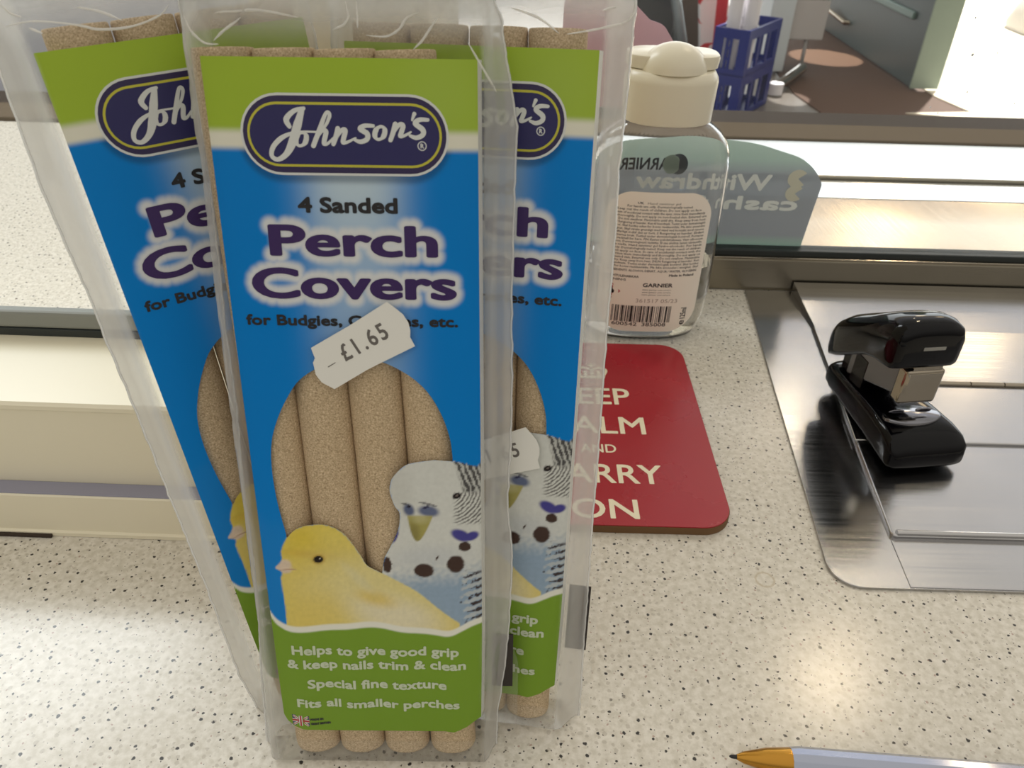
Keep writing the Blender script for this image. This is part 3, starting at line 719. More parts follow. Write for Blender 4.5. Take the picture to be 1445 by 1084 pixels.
# ------------------------------------------------------------------ pen
pn = empty('pen', (0.0626, 0.1180, 0.0), math.radians(-3.5)); tag(pn, 'ballpoint pen with brass tip and silver barrel at the lower edge', 'pen')
def lathe_x(prof, n=20, zc=.0042):
    return [[(x, r * math.cos(2 * PI * k / n), zc + r * math.sin(2 * PI * k / n)) for k in range(n)] for x, r in prof]
bm = bmesh.new(); add_rings(bm, lathe_x([(0.0, .0002), (.0006, .0005), (.0022, .0006)])); from_bm('ballpoint', bm, M['black'], pn)
bm = bmesh.new(); add_rings(bm, lathe_x([(.002, .0007), (.004, .0016), (.010, .0030), (.0160, .0036), (.0165, .0036)])); from_bm('tip', bm, M['brass'], pn, 50)
bm = bmesh.new(); add_rings(bm, lathe_x([(.0165, .0037), (.0190, .0040), (.060, .0042), (.128, .0042), (.130, .0036)], 12)); from_bm('barrel', bm, mat('silver barrel', (168, 174, 190), 0.12, 0.95), pn, 20)
bm = bmesh.new(); add_rings(bm, lathe_x([(.130, .0034), (.138, .0034), (.139, .0028)])); from_bm('end_cap', bm, M['gloss_black'], pn, 50)

# ------------------------------------------------------------------ packets of perch covers
S = 0.982
CANARY = [(-23.7, 60.6), (-21.9, 62.8), (-21.8, 65.3), (-20.2, 69.1), (-17.4, 72.0), (-13.7, 73.1), (-9.6, 73.0), (-6.0, 70.8), (-3.5, 67.1), (-1.8, 63.9), (-0.6, 61.5), (2.1, 59.8), (5.8, 57.7), (11.3, 54.1), (16.0, 49.6), (20.7, 45.6), (22.4, 43.9), (20.6, 41.0), (11.0, 40.8), (1.3, 40.8), (-13.3, 40.5), (-21.7, 40.5), (-22.2, 47.4), (-22.4, 53.1), (-22.6, 57.0), (-22.2, 59.2), (-23.6, 60.2)]
BUDGIE = [(6.2, 84.7), (6.9, 86.5), (9.4, 89.3), (11.9, 90.4), (16.8, 91.2), (20.8, 91.0), (23.6, 90.4), (27.1, 89.3), (30, 88.8), (30.6, 41), (27.1, 41), (21.8, 41), (11.2, 43.0), (2.9, 54.5), (3.2, 60.1), (3.8, 63.6), (5.2, 66.6), (6.6, 69.5), (7.8, 72.9), (8.1, 76.7), (7.0, 78.6), (6.0, 82.3)]
WAVE = [(-27.6, 48.4), (-26.2, 45.6), (-24.7, 43.5), (-21.5, 42.0), (-15.7, 42.1), (-8.3, 42.9), (-2.5, 43.5), (2.3, 43.3), (8.5, 42.2), (15.8, 41.4), (19.7, 41.2), (23.1, 42.7), (25.5, 43.9), (28.4, 45.1), (30.3, 46.3)]
EGGTOP = [(-20.1, 70.2), (-21.4, 79.1), (-21.9, 87.8), (-21.3, 95.2), (-19.2, 101.6), (-16.4, 107.0), (-13.5, 111.0), (-9.2, 114.0), (-3.8, 115.8), (1.0, 116.3), (5.7, 115.7), (10.8, 113.1), (14.5, 110.0), (16.7, 107.1), (18.4, 103.9), (19.8, 100.3), (20.9, 95.8), (21.3, 90.9)]
def spline(pts, n=5, closed=False):
    P = np.array(pts, float); out = []; m = len(P)
    for i in range(m - 1):
        a, b, c, d = P[max(i - 1, 0)], P[i], P[i + 1], P[min(i + 2, m - 1)]
        for j in range(n):
            t = j / n; out.append(0.5 * ((2 * b) + (c - a) * t + (2 * a - 5 * b + 4 * c - d) * t * t + (3 * b - a - 3 * c + d) * t ** 3))
    out.append(P[-1]); return np.array(out)
HOLE = np.vstack([spline(EGGTOP), spline(np.array(BUDGIE)[[4, 3, 2, 1, 0, 21, 20, 19, 18, 17, 16, 15, 14]]), np.array([(3.0, 59.2)]), spline(np.array(CANARY)[[11, 10, 9, 8, 7, 6, 5, 4, 3]])])
OUT = [(-27.45, 179.2), (27.45, 179.2), (28.2, 40), (27.9, 12.5), (24, 9.4), (20.5, 8.0)] + [(x, 8.1 + .35 * math.cos(2 * PI * (x - 7) / 12.9)) for x in np.linspace(18, -18, 25)] + [(-21, 8.4), (-23.4, 9.2), (-25.2, 10.8), (-26.1, 13.0), (-26.4, 30)]
XC = 7.0
def disp(v):
    v = np.array(v, float); x, y = v[:, 0], v[:, 1]
    w = np.clip((70 - y) / 45, 0, 1)
    z = 0.34 * w * np.cos(2 * PI * (x - XC) / 12.9) - 0.03 * np.clip(np.abs(x) - 21, 0, 9) ** 1.6
    v[:, 2] += z
    return v * (S / 1000)
def fbm(P, s, seed=0):
    return np.array([noise.noise(Vector((p[0] * s + seed, p[1] * s, seed * 1.7))) for p in P])
def sm(a, b, x): t = np.clip((x - a) / (b - a), 0, 1); return t * t * (3 - 2 * t)
def ell(P, c, rx, ry, ang=0.0, soft=0.12):
    d = P - np.array(c); ca, sa = math.cos(ang), math.sin(ang)
    u = (d[:, 0] * ca + d[:, 1] * sa) / rx; v = (-d[:, 0] * sa + d[:, 1] * ca) / ry
    return 1 - sm(1 - soft, 1 + soft, np.sqrt(u * u + v * v))
def mixc(c, col, k): return c * (1 - k[:, None]) + np.array(lin(col)) * k[:, None]
def poly_sd(P, poly):
    n = nearest_on(P, poly); d = np.sqrt(np.sum((n - P) ** 2, 1)); return np.where(inside(P, poly), -d, d)

# outlines of the title lettering, needed for its white glow
title = Ink(0.0025)
title.text('4 Sanded', -10.4, 10.6, 148.9, 3.3, M['black'], .10, .20)
t1 = title.text('Perch', -17.2, 18.9, 139.4, 7.3, M['purple'], .10, .55, n=14, res=5, vb=.26)
t2 = title.text('Covers', -21.8, 22.8, 130.0, 7.4, M['purple'], .10, .55, n=14, res=5, vb=.26)
title.text('for Budgies, Canaries, etc.', -24.0, 23.0, 124.1, 2.5, M['black'], .10, .14)
for body, xa, xb, yb, cap in (('Helps to give good grip', -21.9, 22.1, 33.7, 2.95), ('& keep nails trim & clean', -23.5, 23.9, 29.2, 2.9), ('Special fine texture', -18.5, 18.7, 22.7, 2.95), ('Fits all smaller perches', -21.9, 22.1, 16.2, 2.8)):
    title.text(body, xa, xb, yb, cap, M['pale'], .10, .15)
title.text('MADE IN', -18.7, -15.2, 11.7, .8, M['black'], .10, .07, n=5, res=1); title.text('GREAT BRITAIN', -18.7, -13.4, 10.2, .8, M['black'], .10, .07, n=5, res=1)

PX, PF = sheet(-29, 29, 7.4, 179.2, 182, 538, OUT, [HOLE])
kd = KDTree(len(t1) + len(t2))
for i, p in enumerate(np.vstack([t1, t2])): kd.insert((p[0], p[1], 0), i)
kd.balance()
def art(P):
    x, y = P[:, 0], P[:, 1]
    n1 = fbm(P, 0.9, 3); n2 = fbm(P, 2.4, 9); n3 = fbm(P, 0.25, 5)
    c = np.tile(np.array(lin((0, 130, 216))), (len(P), 1))
    cx = 1.5
    g = np.exp(-np.abs((x - cx) / 10.5) ** 3.2) * np.interp(y, [100, 112, 124, 140, 150, 157, 165], [.25, .42, .5, .62, .85, .95, .95])
    c = mixc(c, (206, 224, 234), np.clip(g, 0, 1))
    near = (y > 126) & (y < 150)
    d = np.full(len(P), 9.0)
    for i in np.where(near)[0]: d[i] = kd.find((x[i], y[i], 0))[2]
    c = mixc(c, (228, 230, 232), (1 - sm(0.9, 2.7, d)) * .97)
    # dark soft rim printed under the badge
    sd = np.maximum(np.abs(y - 164.6) - 8.2, 0); sx = np.maximum(np.abs(x - .4) - 13, 0); bd = np.sqrt(np.maximum(np.abs(y - 164.0), 0) ** 2 + sx ** 2) - 8.2
    c = mixc(c, (30, 50, 80), (1 - sm(-.2, 1.5, bd)) * .55)
    # budgie
    kb = 1 - sm(-.15, .25, poly_sd(P, spline(BUDGIE + BUDGIE[:1], 3)) + .25 * n2)
    b = np.tile(np.array(lin((218, 220, 216))), (len(P), 1))
    b = mixc(b, (150, 172, 196), sm(63, 54, y + 2.0 * n1 - (x - 14) * .12))
    b = mixc(b, (190, 196, 204), ell(P, (15, 64), 9, 3, .1, .9) * .5)
    b = mixc(b, (196, 196, 190), ell(P, (8, 83), 3, 7, 0, .9) * .4)
    dx, dy = x - 19.0, y - 83.5; r = np.hypot(dx, dy)
    st = 0.5 + 0.5 * np.sin(2 * PI * (r / .86 + .25 * n1))
    reg = sm(20.6, 22.0, x + .5 * n1) * (1 - sm(73.5, 74.6, 148.5 - (150.3 - y) + 0)) if False else sm(20.8, 22.4, x + .5 * n1) * sm(73.2, 74.4, y) * (1 - sm(82.2, 83, y))
    b = mixc(b, (84, 80, 80), reg * sm(.45, .75, st) * .85)
    st2 = 0.5 + 0.5 * np.sin(2 * PI * ((x + .35 * (y - 84)) / 1.35 + .35 * n1)); reg2 = sm(22.4, 23.4, x + .4 * n1 + .25 * (y - 86)) * sm(82.0, 83.0, y)
    b = mixc(b, (44, 40, 44), reg2 * (.25 + .75 * sm(.3, .6, st2)) * .9)
    b = mixc(b, (40, 34, 36), ell(P, (22.1, 81.6), 1.1, .75, .4)); b = mixc(b, (120, 110, 105), ell(P, (22.2, 81.7), .35, .3, 0))
    b = mixc(b, (96, 106, 138), ell(P, (10.4, 77.6), 1.3, 1.7, .3, .4)); b = mixc(b, (104, 114, 146), ell(P, (15.2, 77.3), 2.5, 1.5, -.15, .35))
    b = mixc(b, (46, 44, 60), ell(P, (10.5, 78.5), .5, .4)); b = mixc(b, (60, 60, 90), ell(P, (14.6, 78.4), .8, .3, .3)); b = mixc(b, (60, 60, 74), ell(P, (15.0, 79.3), 2.4, .3, -.25) * .7); b = mixc(b, (70, 68, 74), ell(P, (9.6, 79.2), 1.2, .3, -.3) * .7)
    bw = 3.3 * np.clip((y - 68.6) / 7.6, 0, 1) ** .55
    kk = (1 - sm(bw - .35, bw + .1, np.abs(x - 12.6 - (y - 72) * .12))) * sm(68.4, 69.2, y) * (1 - sm(75.6, 76.4, y))
    b = mixc(b, (172, 164, 96), kk); b = mixc(b, (120, 112, 62), kk * ell(P, (11.4, 71), 1.4, 3, .1, .7) * .6); b = mixc(b, (200, 196, 150), kk * ell(P, (13.2, 75.2), 2, 1.3, 0, .7) * .6)
    b = mixc(b, (74, 70, 150), np.maximum(ell(P, (23.0, 70.5), 2.6, 1.5, -.5, .25), ell(P, (25.6, 70.2), 1.9, 1.2, .4, .25)) * 1.0); b = mixc(b, (74, 60, 130), ell(P, (6.9, 70.2), .5, 2.0, -.35, .3))
    for cc, rx, ry in (((23.9, 67.2), 1.5, 1.35), ((21.6, 62.2), 2.2, 2.5), ((13.6, 60.2), 2.5, 2.0), ((4.4, 61.8), 1.1, 2.3)):
        b = mixc(b, (70, 52, 46), ell(P + .25 * np.column_stack([n2, n1]), cc, rx, ry, 0, .12))
    b = mixc(b, (70, 52, 46), ell(P, (17.0, 64.0), .25, .8, -.5, .3))
    st3 = 0.5 + 0.5 * np.sin(2 * PI * ((y - .35 * x) / 2.25 + .3 * n1)); reg3 = sm(22.8, 24.0, x + .09 * (y - 50) + 1.2 * n1) * (1 - sm(59, 61, y)) * sm(43, 44, y)
    brk = sm(-.25, .15, n1 + .6 * n2 + .25 * (x - 25.5)); b = mixc(b, (66, 56, 56), reg3 * sm(.5, .8, st3) * brk); b = mixc(b, (206, 208, 204), reg3 * (1 - sm(.2, .5, st3)) * .6)
    b *= (1 + .05 * n2 + .05 * n1)[:, None]
    c = c * (1 - kb[:, None]) + b * kb[:, None]
    # canary
    kc = 1 - sm(-.15, .25, poly_sd(P, spline(CANARY + CANARY[:1], 3)) + .15 * n2)
    q = np.tile(np.array(lin((226, 206, 112))), (len(P), 1))
    q = mixc(q, (222, 198, 66), ell(P, (-12, 66.5), 10, 8, .0, .7))
    q = mixc(q, (206, 168, 44), ell(P, (-15, 64.6), 6, 1.0, -.1, .9) * .6)
    q = mixc(q, (232, 214, 110), ell(P, (-9, 70.5), 5, 3, -.4, .9) * .7)
    q = mixc(q, (228, 216, 156), ell(P, (2, 51), 19, 12, -.55, .6) * .9)
    q = mixc(q, (232, 224, 196), ell(P, (6, 46.5), 11, 5, -.3, .7) * .85)
    q = mixc(q, (224, 196, 90), ell(P, (1.0, 51.6), 4.5, 2.0, -.3, .8) * .7); q = mixc(q, (226, 204, 110), ell(P, (-13, 46), 7, 7, 0, .7) * .6)
    q = mixc(q, (222, 216, 178), ell(P, (-3, 57.5), 1.2, 5, .7, .8) * .5)
    q = mixc(q, (224, 204, 184), (1 - sm(-20.4, -19.0, x + .5 * n1)) * ell(P, (-21.4, 61.0), 2.7, 2.0, .1, .25)); q = mixc(q, (186, 150, 128), ell(P, (-20.6, 60.1), 2.2, .16, .08, .5))
    q = mixc(q, (28, 20, 18), ell(P, (-12.75, 63.15), 1.3, 1.05, .3, .15)); q = mixc(q, (230, 225, 215), ell(P, (-12.3, 63.5), .16, .16)); q = mixc(q, (190, 150, 60), (ell(P, (-12.75, 63.15), 1.75, 1.45, .3, .3) - ell(P, (-12.75, 63.15), 1.3, 1.05, .3, .15)).clip(0) * .6)
    q *= (1 + .05 * n2 + .06 * n1)[:, None]
    c = c * (1 - kc[:, None]) + q * kc[:, None]
    # green ends with pale wavy borders
    sw = spline(WAVE, 6); wvy = np.interp(x, sw[:, 0], sw[:, 1])
    gb = np.tile(np.array(lin((124, 160, 48))), (len(P), 1))
    c = mixc(c, (236, 236, 226), 1 - sm(.5, 1.2, y - wvy)); k = 1 - sm(-1.3, -.7, y - wvy); c = c * (1 - k[:, None]) + gb * k[:, None]
    gt = np.tile(np.array(lin((166, 194, 62))), (len(P), 1)); gt = mixc(gt, (170, 196, 84), ell(P, (20, 172), 8, 9, 0, 1.0) * .7)
    c = mixc(c, (236, 234, 218), sm(161.0, 162.6, y)); k = sm(164.4, 166.3, y); c = c * (1 - k[:, None]) + gt * k[:, None]
    return np.clip(c, 0, 1)
CARDCOL = art(PX)
def card_mat():
    m = mat('printed card', (255, 255, 255), 0.42, spec=0.06); t = m.node_tree
    a = N(t, 'ShaderNodeAttribute', attribute_name='print'); link(t, a.outputs['Color'], t.nodes['Principled BSDF'].inputs['Base Color']); return m
M['card'] = card_mat(); M['card_white'] = mat('white card edge', (226, 226, 222), 0.5)

badge = Ink(0.0025)
badge.poly(stadium(-20.8, 21.6, 156.6, 172.6), M['white'], .03); badge.poly(stadium(-20.3, 21.1, 157.1, 172.1), M['rim'], .06)
badge.poly(stadium(-19.4, 20.2, 158.3, 170.9), M['yellow'], .09); badge.poly(stadium(-18.9, 19.7, 158.8, 170.4), M['navy'], .12)
Wm = M['white']
def st_(pts, w, m=Wm): badge.stroke(pts, [k * 1.0 for k in w], m, .16, 6)
def oval(cx, cy, rx, ry, sl, w):
    pts = [(cx + rx * math.cos(t) + sl * ry * math.sin(t), cy + ry * math.sin(t)) for t in np.linspace(0, 2 * PI, 13)]
    st_(pts, [w * (1.25 if abs(math.cos(t)) > .6 else .75) for t in np.linspace(0, 2 * PI, 13)])
st_([(-7.5, 169.7), (-9.5, 169.2), (-11.2, 167.6), (-10.7, 166.2)], [.35, .45, .6, .45])
st_([(-7.9, 169.5), (-9.0, 166.6), (-10.4, 163.0), (-11.8, 160.8), (-13.6, 159.7), (-14.8, 160.4), (-14.4, 162.1), (-12.7, 163.8), (-10.6, 164.8), (-8.4, 165.2), (-5.4, 165.2)], [.5, .85, .85, .6, .45, .45, .5, .5, .35, .22, .2])
oval(-8.5, 163.75, 1.05, 1.3, .25, .42)
st_([(-5.2, 165.2), (-3.5, 166.3), (-2.45, 168.2), (-2.6, 169.0), (-3.3, 168.5), (-4.7, 165.5), (-6.1, 162.5)], [.25, .3, .38, .35, .38, .5, .5])
st_([(-5.6, 163.7), (-4.2, 165.4), (-3.35, 165.3), (-3.8, 163.6), (-3.9, 162.9), (-3.1, 163.0), (-1.9, 164.1)], [.3, .4, .5, .5, .42, .3, .2])
st_([(-0.9, 165.9), (-1.4, 164.3), (-2.0, 162.9)], [.5, .5, .45]); st_([(-1.6, 163.8), (-0.1, 165.6), (.6, 165.5), (.15, 164.0), (0, 163.2), (.9, 163.3), (2.6, 164.1)], [.3, .4, .5, .5, .42, .3, .2])
st_([(6.3, 166.5), (4.6, 166.5), (3.6, 165.9), (5.0, 165.0), (4.9, 163.9), (3.6, 163.4), (2.5, 163.7)], [.35, .45, .5, .55, .5, .45, .3])
oval(7.6, 165.15, 1.0, 1.25, .25, .42)
st_([(10.8, 166.9), (10.3, 165.3), (9.7, 163.8)], [.5, .5, .45]); st_([(10.1, 164.9), (11.6, 166.8), (12.35, 166.6), (12.0, 165.4), (11.7, 164.6), (12.6, 164.7), (13.9, 165.4)], [.3, .4, .5, .5, .42, .3, .2])
st_([(14.7, 168.9), (14.2, 167.7)], [.42, .2]); st_([(17.4, 167.8), (15.8, 167.8), (14.8, 167.1), (16.3, 165.9), (16.3, 164.9), (15.0, 164.3), (13.7, 164.7)], [.35, .45, .5, .55, .5, .45, .3])
badge.poly([(16.1 + .95 * math.cos(t), 162.7 + .95 * math.sin(t)) for t in np.linspace(0, 2 * PI, 21)[:-1]], Wm, .14); badge.poly([(16.1 + .74 * math.cos(t), 162.7 + .74 * math.sin(t)) for t in np.linspace(0, 2 * PI, 21)[:-1]], M['navy'], .15)
badge.text('R', 15.75, 16.5, 162.25, .95, Wm, .17, .06, n=5)

flag = Ink(0.0025)
fx0, fx1, fy0, fy1 = -23.8, -19.0, 9.7, 13.2
def fr(a, b, m, z): flag.poly([(fx0 + a[0] * (fx1 - fx0), fy0 + a[1] * (fy1 - fy0)), (fx0 + b[0] * (fx1 - fx0), fy0 + a[1] * (fy1 - fy0)), (fx0 + b[0] * (fx1 - fx0), fy0 + b[1] * (fy1 - fy0)), (fx0 + a[0] * (fx1 - fx0), fy0 + b[1] * (fy1 - fy0))], m, z)
fr((0, 0), (1, 1), M['navy'], .06)
for (p, q) in (((0, 0), (1, 1)), ((0, 1), (1, 0))):
    A = Vector((fx0 + p[0] * (fx1 - fx0), fy0 + p[1] * (fy1 - fy0))); B = Vector((fx0 + q[0] * (fx1 - fx0), fy0 + q[1] * (fy1 - fy0)))
    A, B = A + (B - A) * .06, B + (A - B) * .06
    d = (B - A).normalized(); n_ = Vector((-d.y, d.x))
    flag.poly([A + n_ * .32, A - n_ * .32, B - n_ * .32, B + n_ * .32], M['white'], .08); flag.poly([A + n_ * .12, A - n_ * .12, B - n_ * .12, B + n_ * .12], M['red'], .10)
fr((0, .34), (1, .66), M['white'], .12); fr((.40, 0), (.60, 1), M['white'], .12); fr((0, .41), (1, .59), M['red'], .14); fr((.45, 0), (.55, 1), M['red'], .14)

STK = [(-9.8, 119.3), (-0.9, 124.6), (7.6, 130.1), (9.5, 128.6), (11.0, 127.3), (12.1, 125.5), (12.5, 123.7), (12.4, 122.1), (13.4, 120.0), (5.7, 116.0), (2.5, 114.3), (-5.2, 109.5), (-8.0, 111.1), (-9.2, 112.9), (-9.6, 115.8), (-9.1, 116.9)]

def tube_mesh(L, a=6.35, b=5.0):
    k = 40; rings = []
    def ring(y, s): return [(p[0], y, p[1]) for p in sup(a * s, b * s, 2.15, k)]
    rings = [ring(1.2, .62), ring(.25, .80), ring(0.05, .88), ring(.5, .965), ring(1.4, 1.0)] + [ring(1.4 + (L - 2.2) * j / 12, 1.0) for j in range(1, 13)] + [ring(L - .2, .985), ring(L, .95), ring(L, .80), ring(L - 1.2, .74), ring(L - 12, .73)]
    bm = bmesh.new(); add_rings(bm, [[(x * S / 1000, y * S / 1000, z * S / 1000) for x, y, z in r] for r in rings], True, False)
    return bm

def interp(pl, y):
    p = sorted(pl, key=lambda q: q[1]); return np.interp(y, [q[1] for q in p], [q[0] for q in p])
def bag(root, L, R, seed, top, flap, fold_glints=()):
    nu, nv = 64, 170
    ys = np.concatenate([np.linspace(-1.75, 6, 12), np.linspace(7.5, 172, 90), np.linspace(173, top, nv - 102)])
    V, HZ = [], []
    Zs = -5.6
    rows = {}
    for side in (0, 1):
        for y in ys:
            xl, xr = float(interp(L, y)), float(interp(R, y))
            jit = .28 * noise.noise(Vector((y * .35, seed, 1))) + .10 * noise.noise(Vector((y * 1.3, seed, 2)))
            xl += jit; xr += .28 * noise.noise(Vector((y * .35, seed, 5))) + .10 * noise.noise(Vector((y * 1.3, seed, 7)))
            for i in range(nu):
                t = i / (nu - 1); t = 0.5 - 0.5 * math.cos(PI * t) if False else t
                x = xl + (xr - xl) * t
                ed = min(max(0, (-29.6 - x) / max(.01, (-29.6 - xl))) if x < 0 else 0, 1) if x < 0 else min(max(0, (x - 29.0) / max(.01, xr - 29.0)), 1)
                ed = ed * ed * (3 - 2 * ed)
                zf = 1.0 if side == 0 else -11.15
                tp = sm(180.0, 192, np.array([y]))[0]
                zt = (-4.6 if side == 0 else -6.4)
                z = zf * (1 - tp) + zt * tp
                nz = noise.noise(Vector((x * .09, y * .06, seed + side * 9)))
                rg = 1 - 2 * abs(noise.noise(Vector((x * .11 + y * .04, y * .10 - x * .05, seed + 3 + side * 7))))
                rg2 = 1 - 2 * abs(noise.noise(Vector((x * .30 - y * .1, y * .09, seed + 13 + side * 7))))
                rg3 = 1 - 2 * abs(noise.noise(Vector((x * .5 + y * .3, y * .32 - x * .2, seed + 23 + side * 7))))
                wtop = tp * min(1, max(0, (top - y) / 4 + .4))
                z += wtop * (1.8 * nz + 2.2 * rg + 1.3 * rg2 + .5 * rg3)
                mar = ed * (1 - ed) * 4
                z += mar * (.45 * rg + .35 * nz) * (1 if side == 0 else -1)
                if side == 0 and tp < .05: z += .10 * (rg2 * .5 + .5)
                endw = 1 if i in (0, nu - 1) else 0
                z = z * (1 - ed) + Zs * ed
                if endw: z = Zs
                V.append((x * S / 1000, y * S / 1000, z * S / 1000))
                eh = min(1.0, max(0.0, (-x - 27.4) / 1.2, (x - 28.1) / 1.0))
                h = (.006 if side == 0 else .03) + (.40 if side == 0 else .42) * eh * (1 - .5 * tp) + .42 * tp
                if y < 6: h = max(h, .10)
                h += .10 * max(0, rg) * max(tp, ed * .6)
                HZ.append(h)
    n = nu * len(ys); F = []
    for side in (0, 1):
        o_ = side * n
        for j in range(len(ys) - 1):
            for i in range(nu - 1):
                q = (o_ + j * nu + i, o_ + j * nu + i + 1, o_ + (j + 1) * nu + i + 1, o_ + (j + 1) * nu + i)
                F.append(q if side == 0 else q[::-1])
    for i in range(nu - 1): F.append((i + 1, i, n + i, n + i + 1))
    if flap:
        b0 = len(V); fy = np.linspace(0.5, flap[1], 24)
        for y in fy:
            xr = float(interp(R, y))
            V.append(((xr - 3) * S / 1000, y * S / 1000, -6.6 * S / 1000)); V.append(((xr + (flap[0] - xr) * min(1, (flap[1] - y) / 12)) * S / 1000, y * S / 1000, -7.0 * S / 1000)); HZ += [.12, .12]
        for j in range(23): F.append((b0 + 2 * j, b0 + 2 * j + 1, b0 + 2 * j + 3, b0 + 2 * j + 2))
    o = mk('plastic_bag', V, F, M['film'], root, smooth=0)
    at = o.data.attributes.new('haze', 'FLOAT', 'POINT'); at.data.foreach_set('value', np.clip(np.array(HZ, dtype=np.float32), 0, .7))
    if fold_glints:
        VA = np.array(V[:n]) * 1000 / S; bm = bmesh.new()
        for k_, f_ in enumerate(fold_glints):
            pts = []
            for p in spline(f_, 6):
                q = np.argmin((VA[:, 0] - p[0]) ** 2 + (VA[:, 1] - p[1]) ** 2); pts.append((p[0] * S / 1000, p[1] * S / 1000, (VA[q, 2] + .25) * S / 1000))
            m_ = len(pts)
            add_tube(bm, pts, 1, 6, [(.00004 + .00026 * math.sin(PI * i / (m_ - 1)) ** .7) * (.7 + .5 * abs(noise.noise(Vector((i * .3, k_, seed))))) for i in range(m_)])
        fo = from_bm('fold_glint_tubes', bm, M['glint'], o, 60); fo['kind'] = 'stuff'  # thin pale tubes put in as highlight streaks along the film's folds
    bm = bmesh.new()
    for e_ in (0, nu - 1):
        add_tube(bm, [V[j * nu + e_] for j in range(len(ys))], .00028, 6)
    s_ = from_bm('sealed_edge', bm, M['seam'], o, 60); s_['label'] = 'shiny heat sealed edge'
    return o

shared = {}
def packet(pose, label, L, R, seed, tubes, tubelen, top=212, stick=None, strip=None, flap=None, fold_glints=()):
    bx, by, yaw, lean, rl = pose
    B = Matrix(((1, 0, 0), (0, 0, -1), (0, 1, 0)))
    Rm = B @ Matrix.Rotation(yaw, 3, 'Y') @ Matrix.Rotation(-lean, 3, 'X') @ Matrix.Rotation(rl, 3, 'Z')
    root = empty('perch_cover_packet'); root.matrix_world = Matrix.Translation((bx * S, by * S, H * (1 - S))) @ Rm.to_4x4()
    tag(root, label, 'packet', 'packets of sanded perch covers')
    if 'card' not in shared:
        v = disp(np.column_stack([PX, np.zeros(len(PX))])); nv = len(v); f = [tuple(q) for q in PF]
        # folded white edge of the card at the right
        ye = np.linspace(12.5, 179.2, 60); xe = np.interp(ye, [12.5, 40, 179.2], [27.9, 28.2, 27.45])
        e0 = disp(np.column_stack([xe, ye, np.zeros(60)])); e1 = e0 + np.array([.7, 0, -3.0]) * S / 1000
        v = np.vstack([v, e0, e1]); f2 = [(nv + j, nv + 60 + j, nv + 61 + j, nv + 1 + j) for j in range(59)]
        o = mk('printed_card', v, f + f2, [M['card'], M['card_white']], root, [0] * len(f) + [1] * len(f2), 0)
        at = o.data.attributes.new('print', 'FLOAT_COLOR', 'POINT')
        cc = np.ones((len(v), 4), dtype=np.float32); cc[:nv, :3] = CARDCOL; at.data.foreach_set('color', cc.ravel())
        shared['card'] = o.data
        shared['title'] = title.build('lettering', o, disp).data; shared['badge'] = badge.build('brand_badge', o, disp).data; shared['flag'] = flag.build('flag_print', o, disp).data
    else:
        o = bpy.data.objects.new('printed_card', shared['card']); COL.objects.link(o); o.parent = root
        for nm, ky in (('lettering', 'title'), ('brand_badge', 'badge'), ('flag_print', 'flag')):
            q = bpy.data.objects.new(nm, shared[ky]); COL.objects.link(q); q.parent = o
    if ('tube', tubelen) not in shared:
        tb = from_bm('sanded_tube', tube_mesh(tubelen), M['sand'], root, 50); shared[('tube', tubelen)] = tb.data; tl = [tb]
    else: tl = []
    for k, (x0, x1) in enumerate(tubes):
        if k < len(tl): tb = tl[k]
        else: tb = bpy.data.objects.new('sanded_tube', shared[('tube', tubelen)]); COL.objects.link(tb); tb.parent = root
        tb.location = (x0 * S / 1000, -1.35 * S / 1000, -5.85 * S / 1000); tb.rotation_euler = (0, 0, math.atan2(x0 - x1, tubelen))
    bg = bag(root, L, R, seed, top, flap, fold_glints)
    if stick:
        (dx, dy), ang = stick
        p = empty('price_sticker'); p.parent = root
        bm = bmesh.new(); add_prism(bm, [(x * S / 1000, y * S / 1000) for x, y in STK], 0.00116 * S, 0.00130 * S); bd = from_bm('sticker_paper', bm, M['sticker'], p, 0)
        ik = Ink(0.0025); ik.text('£1.65', -2.2, 9.6, 116.2, 3.9, M['grey_ink'], 1.33, .10, 1.25, angle=math.radians(30), n=6)
        ik.stroke([(-6.2, 114.9), (-4.6, 115.9)], [.12, .08], M['grey_ink'], 1.33, 2)
        ik.build('price_text', p, lambda v: np.array(v) * S / 1000)
        c, s_ = math.cos(ang), math.sin(ang); px, py = 12.2, 124.5
        p.rotation_euler = (0, 0, ang); p.location = ((px + dx - (c * px - s_ * py)) * S / 1000, (py + dy - (s_ * px + c * py)) * S / 1000, 0)
    if strip:
        x0, x1, y0, y1 = strip
        box('security_strip', (x0 * S / 1000, y0 * S / 1000, -.0060), (x1 * S / 1000, y1 * S / 1000, -.00575), M['blackstrip'], root)
    return root
BAGL = [(-32.1, 186), (-31.9, 177.7), (-30.9, 172.5), (-30.2, 157.4), (-30.6, 136.5), (-30.9, 122.1), (-30.6, 99.7), (-31.5, 80.9), (-31.1, 67.0), (-31.2, 54.4), (-31.8, 39.0), (-32.8, 22.7), (-33.6, -0.2)]
BAGR = [(30.7, 189.8), (31.9, 187.4), (34.3, 173.3), (35.5, 166.5), (35.2, 156.8), (34.8, 134.2), (35.2, 100.5), (34.4, 75.9), (35.8, 61.6), (35.2, 39.9), (34.2, 26.0), (32.4, 11.3), (32.0, -1)]
RBAGR = [(34.1, 188.7), (33.9, 178.2), (33.8, 167.1), (33.4, 155.5), (33.9, 141.7), (33.9, 116.8), (34.3, 94.9), (34.5, 64.8), (34.9, 42.7), (35.1, 23.7), (35.5, 6.1)]
LBAGL = [(-36, 190), (-34.0, 177.0), (-34.7, 154.1), (-33.6, 127.4), (-33.7, 120.6), (-33.2, 98.6), (-33.0, 78.3), (-32.7, 44.0), (-32.9, 12.7), (-31.6, 0.4)]
